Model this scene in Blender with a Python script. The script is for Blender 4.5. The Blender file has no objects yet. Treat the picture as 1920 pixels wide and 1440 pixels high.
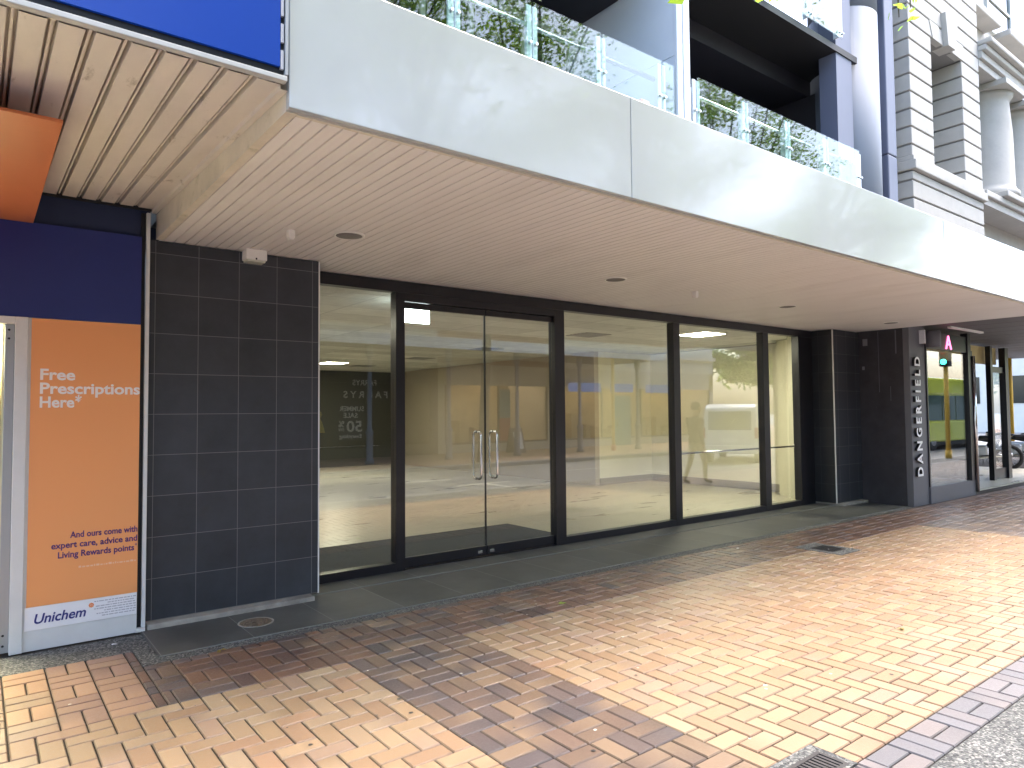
import bpy, bmesh, math, random
from mathutils import Vector, Matrix, Euler
random.seed(7)
S = bpy.context.scene
COL = S.collection
R = math.radians

# ------------------------------------------------------------------ materials
def new_mat(name):
    m = bpy.data.materials.new(name); m.use_nodes = True
    nt = m.node_tree; nt.nodes.clear()
    out = nt.nodes.new('ShaderNodeOutputMaterial')
    return m, nt, out
def N(nt, t, **kw):
    n = nt.nodes.new(t)
    for k, v in kw.items():
        if k.startswith('i_'): n.inputs[k[2:].replace('_', ' ')].default_value = v
        else: setattr(n, k, v)
    return n
def mat(name, col, rough=.6, metal=0., spec=.5, var=.0, vscale=6., bump=0., bscale=40., dark=None, stain=None, rvar=0., attr=None, coat=0., stretch=None, emit=0.):
    """principled surface: colour broken up by noise, optional bump, optional soiled patches"""
    m, nt, out = new_mat(name)
    p = N(nt, 'ShaderNodeBsdfPrincipled')
    nt.links.new(p.outputs[0], out.inputs[0])
    p.inputs['Roughness'].default_value = rough; p.inputs['Metallic'].default_value = metal
    p.inputs['Specular IOR Level'].default_value = spec
    p.inputs['Coat Weight'].default_value = coat
    c4 = (*col, 1)
    tc = N(nt, 'ShaderNodeTexCoord'); vec = tc.outputs['Object']
    if stretch:
        mp = N(nt, 'ShaderNodeMapping'); mp.inputs['Scale'].default_value = stretch
        nt.links.new(vec, mp.inputs[0]); vec = mp.outputs[0]
    src = None
    if attr:
        a = N(nt, 'ShaderNodeAttribute', attribute_name=attr); src = a.outputs['Color']
    if var or stain or rvar:
        no = N(nt, 'ShaderNodeTexNoise'); no.inputs['Scale'].default_value = vscale; no.inputs['Detail'].default_value = 8; no.inputs['Roughness'].default_value = .65
        nt.links.new(vec, no.inputs['Vector'])
        if var:
            mr = N(nt, 'ShaderNodeMapRange'); mr.inputs['From Min'].default_value = .25; mr.inputs['From Max'].default_value = .75
            mr.inputs['To Min'].default_value = 1 - var; mr.inputs['To Max'].default_value = 1 + var
            nt.links.new(no.outputs['Fac'], mr.inputs['Value'])
            mx = N(nt, 'ShaderNodeMix', data_type='RGBA', blend_type='MULTIPLY'); mx.inputs['Factor'].default_value = 1
            if src: nt.links.new(src, mx.inputs['A'])
            else: mx.inputs['A'].default_value = c4
            nt.links.new(mr.outputs[0], mx.inputs['B']); src = mx.outputs['Result']
        if rvar:
            m2 = N(nt, 'ShaderNodeMapRange'); m2.inputs['From Min'].default_value = .3; m2.inputs['From Max'].default_value = .7
            m2.inputs['To Min'].default_value = max(0, rough - rvar); m2.inputs['To Max'].default_value = min(1, rough + rvar)
            nt.links.new(no.outputs['Fac'], m2.inputs['Value']); nt.links.new(m2.outputs[0], p.inputs['Roughness'])
        if stain:
            scol, ssc, lo, hi, amt = stain
            n2 = N(nt, 'ShaderNodeTexNoise'); n2.inputs['Scale'].default_value = ssc; n2.inputs['Detail'].default_value = 10; n2.inputs['Roughness'].default_value = .7
            nt.links.new(vec, n2.inputs['Vector'])
            m3 = N(nt, 'ShaderNodeMapRange'); m3.inputs['From Min'].default_value = lo; m3.inputs['From Max'].default_value = hi; m3.inputs['To Max'].default_value = amt
            nt.links.new(n2.outputs['Fac'], m3.inputs['Value'])
            mx = N(nt, 'ShaderNodeMix', data_type='RGBA'); nt.links.new(m3.outputs[0], mx.inputs['Factor'])
            if src: nt.links.new(src, mx.inputs['A'])
            else: mx.inputs['A'].default_value = c4
            mx.inputs['B'].default_value = (*scol, 1); src = mx.outputs['Result']
    if src: nt.links.new(src, p.inputs['Base Color'])
    else: p.inputs['Base Color'].default_value = c4
    if bump:
        nb = N(nt, 'ShaderNodeTexNoise'); nb.inputs['Scale'].default_value = bscale; nb.inputs['Detail'].default_value = 6
        nt.links.new(vec, nb.inputs['Vector'])
        b = N(nt, 'ShaderNodeBump'); b.inputs['Strength'].default_value = bump; b.inputs['Distance'].default_value = .01
        nt.links.new(nb.outputs['Fac'], b.inputs['Height']); nt.links.new(b.outputs[0], p.inputs['Normal'])
    if emit:
        p.inputs['Emission Color'].default_value = c4; p.inputs['Emission Strength'].default_value = emit
    return m
def emitter(name, col, s):
    m, nt, out = new_mat(name)
    e = N(nt, 'ShaderNodeEmission'); e.inputs[0].default_value = (*col, 1); e.inputs[1].default_value = s
    nt.links.new(e.outputs[0], out.inputs[0]); return m
def glass(name, tint=(.93, .96, .94), f0=.04, dirt=0., gr=0.):
    """thin architectural glass: Fresnel mirror over a tinted see-through pane"""
    m, nt, out = new_mat(name)
    g = N(nt, 'ShaderNodeNewGeometry')
    d = N(nt, 'ShaderNodeVectorMath', operation='DOT_PRODUCT'); nt.links.new(g.outputs['Normal'], d.inputs[0]); nt.links.new(g.outputs['Incoming'], d.inputs[1])
    ab = N(nt, 'ShaderNodeMath', operation='ABSOLUTE'); nt.links.new(d.outputs['Value'], ab.inputs[0])
    su = N(nt, 'ShaderNodeMath', operation='SUBTRACT'); su.inputs[0].default_value = 1; nt.links.new(ab.outputs[0], su.inputs[1])
    po = N(nt, 'ShaderNodeMath', operation='POWER'); nt.links.new(su.outputs[0], po.inputs[0]); po.inputs[1].default_value = 5
    ma = N(nt, 'ShaderNodeMath', operation='MULTIPLY_ADD'); nt.links.new(po.outputs[0], ma.inputs[0]); ma.inputs[1].default_value = 1 - f0; ma.inputs[2].default_value = f0
    t = N(nt, 'ShaderNodeBsdfTransparent'); t.inputs[0].default_value = (*tint, 1)
    gl = N(nt, 'ShaderNodeBsdfGlossy'); gl.inputs['Roughness'].default_value = gr
    mx = N(nt, 'ShaderNodeMixShader'); nt.links.new(ma.outputs[0], mx.inputs[0]); nt.links.new(t.outputs[0], mx.inputs[1]); nt.links.new(gl.outputs[0], mx.inputs[2])
    last = mx.outputs[0]
    if dirt:
        df = N(nt, 'ShaderNodeBsdfDiffuse'); df.inputs[0].default_value = (.8, .85, .85, 1)
        m2 = N(nt, 'ShaderNodeMixShader'); m2.inputs[0].default_value = dirt
        nt.links.new(last, m2.inputs[1]); nt.links.new(df.outputs[0], m2.inputs[2]); last = m2.outputs[0]
    nt.links.new(last, out.inputs[0]); return m
def tile_mat(name, base, grout, w, h, offx, offz, gap=.004, rough=.35, bump=.05, axes='XZ', amp=.7, nsc=5):
    """large tiles with thin grout lines, laid from a given origin"""
    m, nt, out = new_mat(name)
    p = N(nt, 'ShaderNodeBsdfPrincipled'); nt.links.new(p.outputs[0], out.inputs[0])
    tc = N(nt, 'ShaderNodeTexCoord'); sx = N(nt, 'ShaderNodeSeparateXYZ'); nt.links.new(tc.outputs['Object'], sx.inputs[0])
    def line(sock, per, off):
        a = N(nt, 'ShaderNodeMath', operation='SUBTRACT'); nt.links.new(sock, a.inputs[0]); a.inputs[1].default_value = off
        b = N(nt, 'ShaderNodeMath', operation='DIVIDE'); nt.links.new(a.outputs[0], b.inputs[0]); b.inputs[1].default_value = per
        fl = N(nt, 'ShaderNodeMath', operation='FLOOR'); nt.links.new(b.outputs[0], fl.inputs[0])
        pp = N(nt, 'ShaderNodeMath', operation='PINGPONG'); nt.links.new(b.outputs[0], pp.inputs[0]); pp.inputs[1].default_value = .5
        lt = N(nt, 'ShaderNodeMath', operation='LESS_THAN'); nt.links.new(pp.outputs[0], lt.inputs[0]); lt.inputs[1].default_value = gap / per / 2
        return lt.outputs[0], fl.outputs[0]
    l1, c1 = line(sx.outputs[axes[0]], w, offx); l2, c2 = line(sx.outputs[axes[1]], h, offz)
    mx = N(nt, 'ShaderNodeMath', operation='MAXIMUM'); nt.links.new(l1, mx.inputs[0]); nt.links.new(l2, mx.inputs[1])
    cb = N(nt, 'ShaderNodeCombineXYZ'); nt.links.new(c1, cb.inputs[0]); nt.links.new(c2, cb.inputs[1])
    wn = N(nt, 'ShaderNodeTexWhiteNoise', noise_dimensions='2D'); nt.links.new(cb.outputs[0], wn.inputs['Vector'])
    no = N(nt, 'ShaderNodeTexNoise'); no.inputs['Scale'].default_value = nsc; no.inputs['Detail'].default_value = 10; no.inputs['Roughness'].default_value = .72; nt.links.new(tc.outputs['Object'], no.inputs['Vector'])
    ad = N(nt, 'ShaderNodeMath', operation='MULTIPLY_ADD'); nt.links.new(no.outputs['Fac'], ad.inputs[0]); ad.inputs[1].default_value = amp; ad.inputs[2].default_value = .9 - amp / 2
    a2 = N(nt, 'ShaderNodeMath', operation='MULTIPLY_ADD'); nt.links.new(wn.outputs['Value'], a2.inputs[0]); a2.inputs[1].default_value = .3; nt.links.new(ad.outputs[0], a2.inputs[2])
    mu = N(nt, 'ShaderNodeMix', data_type='RGBA', blend_type='MULTIPLY'); mu.inputs['Factor'].default_value = 1; mu.inputs['A'].default_value = (*base, 1); nt.links.new(a2.outputs[0], mu.inputs['B'])
    m2 = N(nt, 'ShaderNodeMix', data_type='RGBA'); nt.links.new(mx.outputs[0], m2.inputs['Factor']); nt.links.new(mu.outputs['Result'], m2.inputs['A']); m2.inputs['B'].default_value = (*grout, 1)
    nt.links.new(m2.outputs['Result'], p.inputs['Base Color'])
    rr = N(nt, 'ShaderNodeMath', operation='MULTIPLY_ADD'); nt.links.new(no.outputs['Fac'], rr.inputs[0]); rr.inputs[1].default_value = .35; rr.inputs[2].default_value = rough - .1
    nt.links.new(rr.outputs[0], p.inputs['Roughness'])
    hb = N(nt, 'ShaderNodeMath', operation='MULTIPLY_ADD'); nt.links.new(mx.outputs[0], hb.inputs[0]); hb.inputs[1].default_value = -1.2; nt.links.new(no.outputs['Fac'], hb.inputs[2])
    b = N(nt, 'ShaderNodeBump'); b.inputs['Strength'].default_value = bump * 4; b.inputs['Distance'].default_value = .002
    nt.links.new(hb.outputs[0], b.inputs['Height']); nt.links.new(b.outputs[0], p.inputs['Normal'])
    return m
def pebble_mat(name, cols, scale=95., rough=.75):
    """exposed aggregate: small pebbles of mixed greys"""
    m, nt, out = new_mat(name)
    p = N(nt, 'ShaderNodeBsdfPrincipled'); nt.links.new(p.outputs[0], out.inputs[0]); p.inputs['Roughness'].default_value = rough
    tc = N(nt, 'ShaderNodeTexCoord')
    v = N(nt, 'ShaderNodeTexVoronoi'); v.inputs['Scale'].default_value = scale; nt.links.new(tc.outputs['Object'], v.inputs['Vector'])
    cr = N(nt, 'ShaderNodeValToRGB'); sx = N(nt, 'ShaderNodeSeparateXYZ'); nt.links.new(v.outputs['Color'], sx.inputs[0]); nt.links.new(sx.outputs[0], cr.inputs[0])
    cr.color_ramp.interpolation = 'CONSTANT'
    els = cr.color_ramp.elements
    els[0].color = (*cols[0], 1); els[1].position = 1 / len(cols); els[1].color = (*cols[1], 1)
    for i in range(2, len(cols)):
        e = els.new(i / len(cols)); e.color = (*cols[i], 1)
    no = N(nt, 'ShaderNodeTexNoise'); no.inputs['Scale'].default_value = 3; no.inputs['Detail'].default_value = 6; nt.links.new(tc.outputs['Object'], no.inputs['Vector'])
    mr = N(nt, 'ShaderNodeMapRange'); mr.inputs['To Min'].default_value = .6; mr.inputs['To Max'].default_value = 1.35; nt.links.new(no.outputs['Fac'], mr.inputs['Value'])
    mx = N(nt, 'ShaderNodeMix', data_type='RGBA', blend_type='MULTIPLY'); mx.inputs['Factor'].default_value = 1; nt.links.new(cr.outputs[0], mx.inputs['A']); nt.links.new(mr.outputs[0], mx.inputs['B'])
    nt.links.new(mx.outputs['Result'], p.inputs['Base Color'])
    b = N(nt, 'ShaderNodeBump', invert=True); b.inputs['Strength'].default_value = .8; b.inputs['Distance'].default_value = .006
    nt.links.new(v.outputs['Distance'], b.inputs['Height']); nt.links.new(b.outputs[0], p.inputs['Normal'])
    return m

M = {}
M['brick'] = mat('brick_paving', (1, 1, 1), .42, attr='Col', var=.12, vscale=60, bump=.2, bscale=220, spec=.6, rvar=.14, stain=((.06, .045, .036), 1.3, .55, .85, .35))
M['joint'] = mat('joint_sand', (.045, .036, .03), .95, var=.3, vscale=30)
M['agg'] = pebble_mat('aggregate', [(.035, .035, .035), (.09, .09, .088), (.16, .16, .152), (.06, .064, .064), (.25, .245, .225), (.115, .115, .11)])
M['slab'] = tile_mat('dark_paver', (.085, .085, .078), (.2, .2, .185), .61, .84, 1.62, 5.16, .006, .5, .3, axes='XY', amp=2.2, nsc=2.6)
M['concrete'] = mat('concrete', (.33, .31, .27), .85, var=.25, vscale=9, bump=.3, bscale=60, stain=((.12, .11, .1), 3, .5, .75, .7))
M['asphalt'] = mat('asphalt', (.155, .16, .168), .65, var=.25, vscale=2.5, bump=.4, bscale=180)
M['kerb'] = mat('kerb_stone', (.3, .3, .29), .8, var=.2, vscale=8, bump=.2)
M['line'] = mat('road_paint', (.75, .72, .6), .7, var=.15, vscale=20)
M['tile'] = tile_mat('charcoal_tile', (.034, .038, .046), (.17, .17, .175), .315, .3135, 1.2535, .0465, .0042, .38, .04, amp=1.3, nsc=3)
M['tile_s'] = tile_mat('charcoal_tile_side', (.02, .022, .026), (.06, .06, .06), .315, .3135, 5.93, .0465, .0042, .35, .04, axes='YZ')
M['alu_trim'] = mat('pale_trim', (.72, .71, .69), .4)
M['black_alu'] = mat('black_aluminium', (.012, .012, .016), .32, spec=.5)
M['glass'] = glass('shop_glass', (.965, .98, .965), .125)
M['glass_b'] = glass('balustrade_glass', (.88, .96, .93), .085, gr=.018)
M['chrome'] = mat('stainless', (.72, .71, .69), .16, metal=1)
M['steel'] = mat('brushed_steel', (.55, .58, .6), .35, metal=.8)
M['white_panel'] = mat('white_cladding', (.445, .468, .475), .12, spec=.5, var=.03, vscale=.8, coat=.35, stain=((.34, .345, .335), 1.1, .5, .85, .3))
M['soffit'] = mat('painted_boards', (.79, .75, .725), .5, var=.05, vscale=2.0, stretch=(1, .3, 1), stain=((.40, .34, .29), 1.8, .52, .85, .4))
M['soffit_old'] = mat('old_soffit_paint', (.66, .605, .56), .6, var=.10, vscale=3, stretch=(1.5, .5, 1), stain=((.2, .15, .11), 7, .6, .72, .75))
M['cream_edge'] = mat('soiled_edge', (.66, .6, .5), .6, var=.15, vscale=4, stain=((.25, .24, .1), 6, .58, .75, .7))
M['white_plastic'] = mat('white_plastic', (.8, .78, .74), .4, var=.04, vscale=12)
M['speaker'] = mat('speaker_mesh', (.2, .19, .18), .7, bump=.3, bscale=900)
M['navy'] = mat('navy_paint', (.016, .028, .165), .38, var=.08, vscale=2)
M['navy_dull'] = mat('navy_wall', (.020, .032, .085), .6, var=.12, vscale=3)
M['orange'] = mat('orange_print', (.84, .36, .135), .33, spec=.5)
M['orange_s'] = mat('orange_soffit', (.52, .15, .05), .4, var=.04, vscale=3)
M['sign_white'] = mat('white_print', (.82, .83, .86), .35)
M['ink_white'] = mat('white_ink', (.85, .8, .77), .4)
M['ink_purple'] = mat('purple_ink', (.085, .03, .16), .4)
M['ink_navy'] = mat('navy_ink', (.02, .03, .2), .4)
M['ink_grey'] = mat('grey_ink', (.45, .45, .5), .5)
M['ink_peach'] = mat('peach_ink', (.83, .5, .33), .5)
M['ink_orange'] = mat('orange_ink', (.8, .25, .07), .4)
M['off_white'] = mat('off_white_paint', (.66, .67, .66), .45, var=.06, vscale=5)
M['blue_sign'] = mat('blue_sign_face', (.004, .048, .33), .3, spec=.35, coat=.0, var=.03, vscale=2)
M['black'] = mat('black_matt', (.012, .012, .014), .6)
M['dark_bay'] = mat('dark_bay_paint', (.022, .021, .030), .6, var=.1, vscale=2)
M['blade'] = mat('pale_blue_cladding', (.56, .63, .72), .45, var=.05, vscale=1.5)
M['blue_grey'] = mat('blue_grey_paint', (.16, .185, .235), .6, var=.05, vscale=2)
M['fin'] = mat('lavender_grey_paint', (.115, .13, .195), .5, var=.05, vscale=2)
M['stone'] = mat('painted_stone', (.405, .392, .37), .7, var=.08, vscale=3, bump=.12, bscale=30, stain=((.28, .275, .27), 1.6, .5, .8, .5))
M['groove'] = mat('rustication_joint', (.21, .205, .2), .9)
M['dark_pane'] = mat('dark_window_pane', (.018, .022, .022), .03, spec=.7, coat=.3)
M['win_frame'] = mat('window_aluminium', (.45, .48, .46), .4, metal=.3)
M['conc_dark'] = mat('dark_painted_concrete', (.04, .037, .044), .7, var=.3, vscale=4, bump=.2, bscale=20, stain=((.22, .21, .22), 9, .66, .74, .7))
M['shop_grey'] = mat('grey_shop_paint', (.125, .125, .145), .5, var=.06, vscale=3)
M['letters'] = mat('pale_letters', (.88, .88, .9), .4)
M['darksoffit'] = mat('dark_soffit', (.10, .09, .09), .6, var=.15, vscale=2)
M['vinyl'] = mat('vinyl_floor', (.55, .52, .44), .33, var=.12, vscale=1.4, stretch=(.5, 1.5, 1), rvar=.1, stain=((.3, .27, .22), 2.2, .5, .8, .5))
M['int_wall'] = mat('interior_wall', (.76, .73, .57), .7, var=.03, vscale=2)
M['int_brown'] = mat('interior_back_wall', (.46, .40, .32), .75, var=.05, vscale=1)
M['skirt'] = mat('grey_skirting', (.33, .3, .26), .6)
M['ceil'] = tile_mat('ceiling_tile', (.60, .60, .56), (.38, .38, .36), 1.2, .6, 0, .2, .02, .85, .02, axes='XY')
M['mat'] = mat('door_mat_fibre', (.055, .057, .062), .95, bump=.8, bscale=320, var=.2, vscale=30)
M['lamp'] = emitter('lit_panel', (1., .93, .70), 15)
M['lamp_fill'] = emitter('added_fill_panel', (1., .92, .72), 8)  # glow of the unseen panels added to brighten the shop interior
M['exit_lit'] = emitter('lit_exit_sign', (.85, 1., .98), 5)
M['vent'] = mat('air_vent', (.2, .2, .19), .6)
M['ph_lamp'] = emitter('pharmacy_light', (1., .93, .66), 10)
M['ph_wall'] = mat('pharmacy_wall', (.8, .76, .55), .7)
M['iron'] = mat('cast_iron', (.06, .055, .055), .55, metal=.4, var=.3, vscale=30)
M['rust'] = mat('worn_brass', (.22, .17, .12), .6, metal=.3, var=.4, vscale=40)
M['bark'] = mat('bark', (.10, .08, .06), .9, var=.35, vscale=9, stretch=(3, 3, .6), bump=.6, bscale=30)
M['white_van'] = mat('white_vehicle_paint', (.8, .81, .82), .2, coat=.6)
M['veh_glass'] = mat('vehicle_glass', (.09, .14, .12), .05, spec=.7)
M['tyre'] = mat('tyre_rubber', (.015, .015, .016), .8)
M['rim'] = mat('wheel_rim', (.4, .4, .42), .35, metal=.8)
M['red_lens'] = mat('red_lens', (.4, .015, .015), .2)
M['bus_yellow'] = mat('bus_paint', (.62, .66, .09), .25, coat=.5)
M['yellow_pole'] = mat('yellow_pole_paint', (.72, .46, .06), .45, var=.05, vscale=5)
M['green_lit'] = emitter('green_signal', (.05, 1., .62), 3)
M['moto_black'] = mat('motorcycle_black', (.015, .015, .02), .3)
M['moto_red'] = mat('motorcycle_orange', (.6, .1, .03), .3)
M['jacket'] = mat('brown_jacket', (.11, .075, .055), .8, var=.1, vscale=20)
M['trouser'] = mat('pale_trousers', (.4, .35, .28), .85, var=.1, vscale=20)
M['skin'] = mat('skin', (.5, .3, .22), .5)
M['hair'] = mat('dark_hair', (.03, .022, .018), .7)
M['shoe'] = mat('black_shoe', (.02, .02, .02), .5)
M['opp_wall'] = mat('opposite_render', (.5, .46, .4), .8, var=.1, vscale=1.5, bump=.1)
M['opp_dark'] = mat('dark_shopfront', (.03, .034, .032), .5)
M['opp_brick'] = mat('red_brick_wall', (.24, .11, .075), .85, var=.3, vscale=12, bump=.2, bscale=50)
M['opp_pale'] = mat('pale_facade', (.62, .6, .54), .8, var=.08, vscale=1)
M['opp_fascia'] = mat('pale_verandah_fascia', (.62, .66, .72), .5, var=.3, vscale=3)
M['opp_soffit'] = mat('verandah_soffit', (.3, .28, .24), .7)
M['post_blue'] = mat('blue_grey_post', (.12, .15, .22), .5)
M['opp_lit'] = emitter('lit_shop_light', (1., .84, .55), 2.6)
M['opp_in'] = mat('shop_inside', (.36, .28, .17), .8, var=.3, vscale=3)
M['ink_lit'] = mat('white_lettering', (.85, .85, .82), .5)
M['bluebox'] = emitter('lit_blue_sign', (.12, .26, .7), .2)
M['yellow_cloth'] = mat('yellow_cloth', (.75, .6, .06), .7)
M['teal'] = mat('teal_door', (.05, .2, .24), .5)
M['aboard'] = mat('sandwich_board_face', (.07, .07, .08), .5)
M['pink_neon'] = emitter('pink_neon', (.9, .15, .35), .7)

def leaf_mat(name, base):
    m, nt, out = new_mat(name)
    a = N(nt, 'ShaderNodeAttribute', attribute_name='Col')
    d = N(nt, 'ShaderNodeBsdfPrincipled'); d.inputs['Roughness'].default_value = .5
    t = N(nt, 'ShaderNodeBsdfTranslucent')
    mx = N(nt, 'ShaderNodeMix', data_type='RGBA', blend_type='MULTIPLY'); mx.inputs['Factor'].default_value = 1; mx.inputs['A'].default_value = (*base, 1)
    nt.links.new(a.outputs['Color'], mx.inputs['B'])
    nt.links.new(mx.outputs['Result'], d.inputs['Base Color'])
    m2 = N(nt, 'ShaderNodeMix', data_type='RGBA', blend_type='MULTIPLY'); m2.inputs['Factor'].default_value = 1; m2.inputs['B'].default_value = (1.6, 1.9, .8, 1)
    nt.links.new(mx.outputs['Result'], m2.inputs['A']); nt.links.new(m2.outputs['Result'], t.inputs[0])
    s = N(nt, 'ShaderNodeMixShader'); s.inputs[0].default_value = .4
    nt.links.new(d.outputs[0], s.inputs[1]); nt.links.new(t.outputs[0], s.inputs[2]); nt.links.new(s.outputs[0], out.inputs[0])
    return m
M['leaf'] = leaf_mat('leaf_green', (.17, .24, .06))
M['leaf_bright'] = leaf_mat('leaf_bright', (.34, .46, .10))
M['leaf_dry'] = leaf_mat('leaf_dry', (.3, .22, .08))

# ------------------------------------------------------------------ mesh building
class MB:
    def __init__(s): s.v = []; s.f = []; s.c = []; s.mi = []; s.sm = []
    def add(s, vs, fs, col=None, mi=0, smooth=False):
        o = len(s.v); s.v += [tuple(v) for v in vs]
        for i, f in enumerate(fs):
            s.f.append([o + k for k in f]); s.mi.append(mi); s.sm.append(smooth)
        if col is not None:
            s.c += (col if isinstance(col, list) else [col] * len(vs))
        else: s.c += [(1, 1, 1)] * len(vs)
        return s
    def box(s, x0, x1, y0, y1, z0, z1, bev=0., mi=0, mtx=None):
        if bev <= 0:
            vs = [(x, y, z) for z in (z0, z1) for y in (y0, y1) for x in (x0, x1)]
            fs = [(0, 2, 3, 1), (4, 5, 7, 6), (0, 1, 5, 4), (2, 6, 7, 3), (0, 4, 6, 2), (1, 3, 7, 5)]
        else:
            bm = bmesh.new(); bmesh.ops.create_cube(bm, size=1)
            for v in bm.verts: v.co = Vector(((x0 + x1) / 2 + v.co.x * (x1 - x0), (y0 + y1) / 2 + v.co.y * (y1 - y0), (z0 + z1) / 2 + v.co.z * (z1 - z0)))
            bmesh.ops.bevel(bm, geom=bm.edges[:], offset=bev, segments=2, affect='EDGES', profile=.5)
            bm.verts.index_update(); vs = [v.co[:] for v in bm.verts]; fs = [[v.index for v in f.verts] for f in bm.faces]; bm.free()
        if mtx: vs = [tuple(mtx @ Vector(v)) for v in vs]
        return s.add(vs, fs, mi=mi)
    def caps(s, nv, n, mi):
        o = len(s.v) - nv; e = len(s.v) - n
        for f in ([o + k for k in range(n)][::-1], [e + k for k in range(n)]):
            s.f.append(f); s.mi.append(mi); s.sm.append(False)
    def tube(s, pts, rad, n=10, cap=True, mi=0, smooth=True):
        pts = [Vector(p) for p in pts]; k = len(pts)
        rs = rad if isinstance(rad, (list, tuple)) else [rad] * k
        vs = []; prev = None
        for i, p in enumerate(pts):
            d = (pts[min(i + 1, k - 1)] - pts[max(i - 1, 0)]).normalized()
            if prev is None:
                a = Vector((0, 0, 1)) if abs(d.z) < .9 else Vector((1, 0, 0)); u = d.cross(a).normalized()
            else:
                u = (prev - d * prev.dot(d)).normalized()
            prev = u; w = d.cross(u)
            for j in range(n):
                t = 2 * math.pi * j / n; vs.append(tuple(p + (u * math.cos(t) + w * math.sin(t)) * rs[i]))
        fs = [(i * n + j, i * n + (j + 1) % n, (i + 1) * n + (j + 1) % n, (i + 1) * n + j) for i in range(k - 1) for j in range(n)]
        s.add(vs, fs, mi=mi, smooth=smooth)
        if cap: s.caps(len(vs), n, mi)
        return s
    def lathe(s, cx, cy, prof, n=24, mi=0, smooth=True, axis='Z'):
        vs = []
        for r, z in prof:
            for j in range(n):
                t = 2 * math.pi * j / n; a, b = r * math.cos(t), r * math.sin(t)
                vs.append((cx + a, cy + b, z) if axis == 'Z' else None)
        k = len(prof)
        fs = [(i * n + j, i * n + (j + 1) % n, (i + 1) * n + (j + 1) % n, (i + 1) * n + j) for i in range(k - 1) for j in range(n)]
        s.add(vs, fs, mi=mi, smooth=smooth)
        s.caps(len(vs), n, mi)
        return s
    def prism(s, poly, axis, a0, a1, mi=0):
        """polygon in the two other axes, extruded along axis"""
        def P(u, v, a): return {'X': (a, u, v), 'Y': (u, a, v), 'Z': (u, v, a)}[axis]
        n = len(poly); vs = [P(u, v, a0) for u, v in poly] + [P(u, v, a1) for u, v in poly]
        fs = [list(range(n)), list(range(n, 2 * n))[::-1]] + [(i, i + n, (i + 1) % n + n, (i + 1) % n) for i in range(n)]
        return s.add(vs, fs, mi=mi)
    def strip(s, prof, y0, y1, dz=0., mi=0):
        """open profile (x,z) drawn along Y"""
        n = len(prof); vs = [(x, y0, z) for x, z in prof] + [(x, y1, z + dz) for x, z in prof]
        return s.add(vs, [(i, i + 1, i + 1 + n, i + n) for i in range(n - 1)], mi=mi)
    def build(s, name, mats, parent=None, colors=False, fix=True):
        me = bpy.data.meshes.new(name); me.from_pydata(s.v, [], s.f); me.validate(clean_customdata=False)
        for m in (mats if isinstance(mats, (list, tuple)) else [mats]): me.materials.append(m)
        if len(me.polygons) == len(s.f):
            me.polygons.foreach_set('material_index', s.mi); me.polygons.foreach_set('use_smooth', s.sm)
        if colors:
            ca = me.color_attributes.new('Col', 'FLOAT_COLOR', 'POINT')
            ca.data.foreach_set('color', [k for c in s.c for k in (*c, 1)])
        if fix and not colors:
            bm = bmesh.new(); bm.from_mesh(me); bmesh.ops.recalc_face_normals(bm, faces=bm.faces[:]); bm.to_mesh(me); bm.free()
        o = bpy.data.objects.new(name, me); COL.objects.link(o)
        if parent: o.parent = parent
        return o
def tag(o, label, cat, group=None, kind=None):
    if kind: o['kind'] = kind
    if label: o['label'] = label
    if cat: o['category'] = cat
    if group: o['group'] = group
    return o
def struct(o): o['kind'] = 'structure'; return o
def thing(name, label, cat, loc=(0, 0, 0), rz=0., group=None):
    o = bpy.data.objects.new(name, None); COL.objects.link(o); o.location = loc; o.rotation_euler = (0, 0, rz)
    o.empty_display_size = .1
    return tag(o, label, cat, group)
def part(name, mb, m, root):
    """geometry given in world coordinates, parented to a thing standing anywhere"""
    o = mb.build(name, m, None); set_parent(o, root); return o
def set_parent(o, root):
    # parents here are unrotated: shift the mesh so its parent's place is the origin
    off = Vector((0, 0, 0)); r = root
    while r: off += r.location; r = r.parent
    o.data.transform(Matrix.Translation(-off)); o.parent = root
def copy_tree(o, parent=None):
    c = o.copy(); COL.objects.link(c); c.parent = parent
    for ch in list(o.children): copy_tree(ch, c)
    return c
def text_mesh(string, width=None, height=None, extr=.002, bold=0., shear=0., align='LEFT', spacing=1.):
    cu = bpy.data.curves.new('lettering', 'FONT'); cu.body = string; cu.size = 1; cu.offset = bold; cu.shear = shear; cu.align_x = 'LEFT'; cu.space_character = spacing
    cu.resolution_u = 4
    o = bpy.data.objects.new('lettering', cu); COL.objects.link(o)
    bpy.context.view_layer.update()
    dg = bpy.context.evaluated_depsgraph_get(); me = bpy.data.meshes.new_from_object(o.evaluated_get(dg))
    bpy.data.objects.remove(o); bpy.data.curves.remove(cu)
    xs = [v.co.x for v in me.vertices]; ys = [v.co.y for v in me.vertices]
    x0, x1, y0, y1 = min(xs), max(xs), min(ys), max(ys)
    sx = width / (x1 - x0) if width else None; sy = height / .73 if height else None
    if sx is None: sx = sy
    if sy is None: sy = sx
    n0 = len(me.vertices)
    mb = MB(); front = [((v.co.x - x0) * sx, v.co.y * sy) for v in me.vertices]; fs = [list(p.vertices) for p in me.polygons]
    # edges on the outline get side walls
    cnt = {}
    for f in fs:
        for i in range(len(f)):
            e = (f[i], f[(i + 1) % len(f)]); cnt[e] = 1
    rim = [e for e in cnt if (e[1], e[0]) not in cnt]
    bpy.data.meshes.remove(me)
    W = (x1 - x0) * sx
    shift = {'LEFT': 0, 'RIGHT': -W, 'CENTER': -W / 2}[align]
    return [(a + shift, b) for a, b in front], fs, rim, extr
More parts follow.
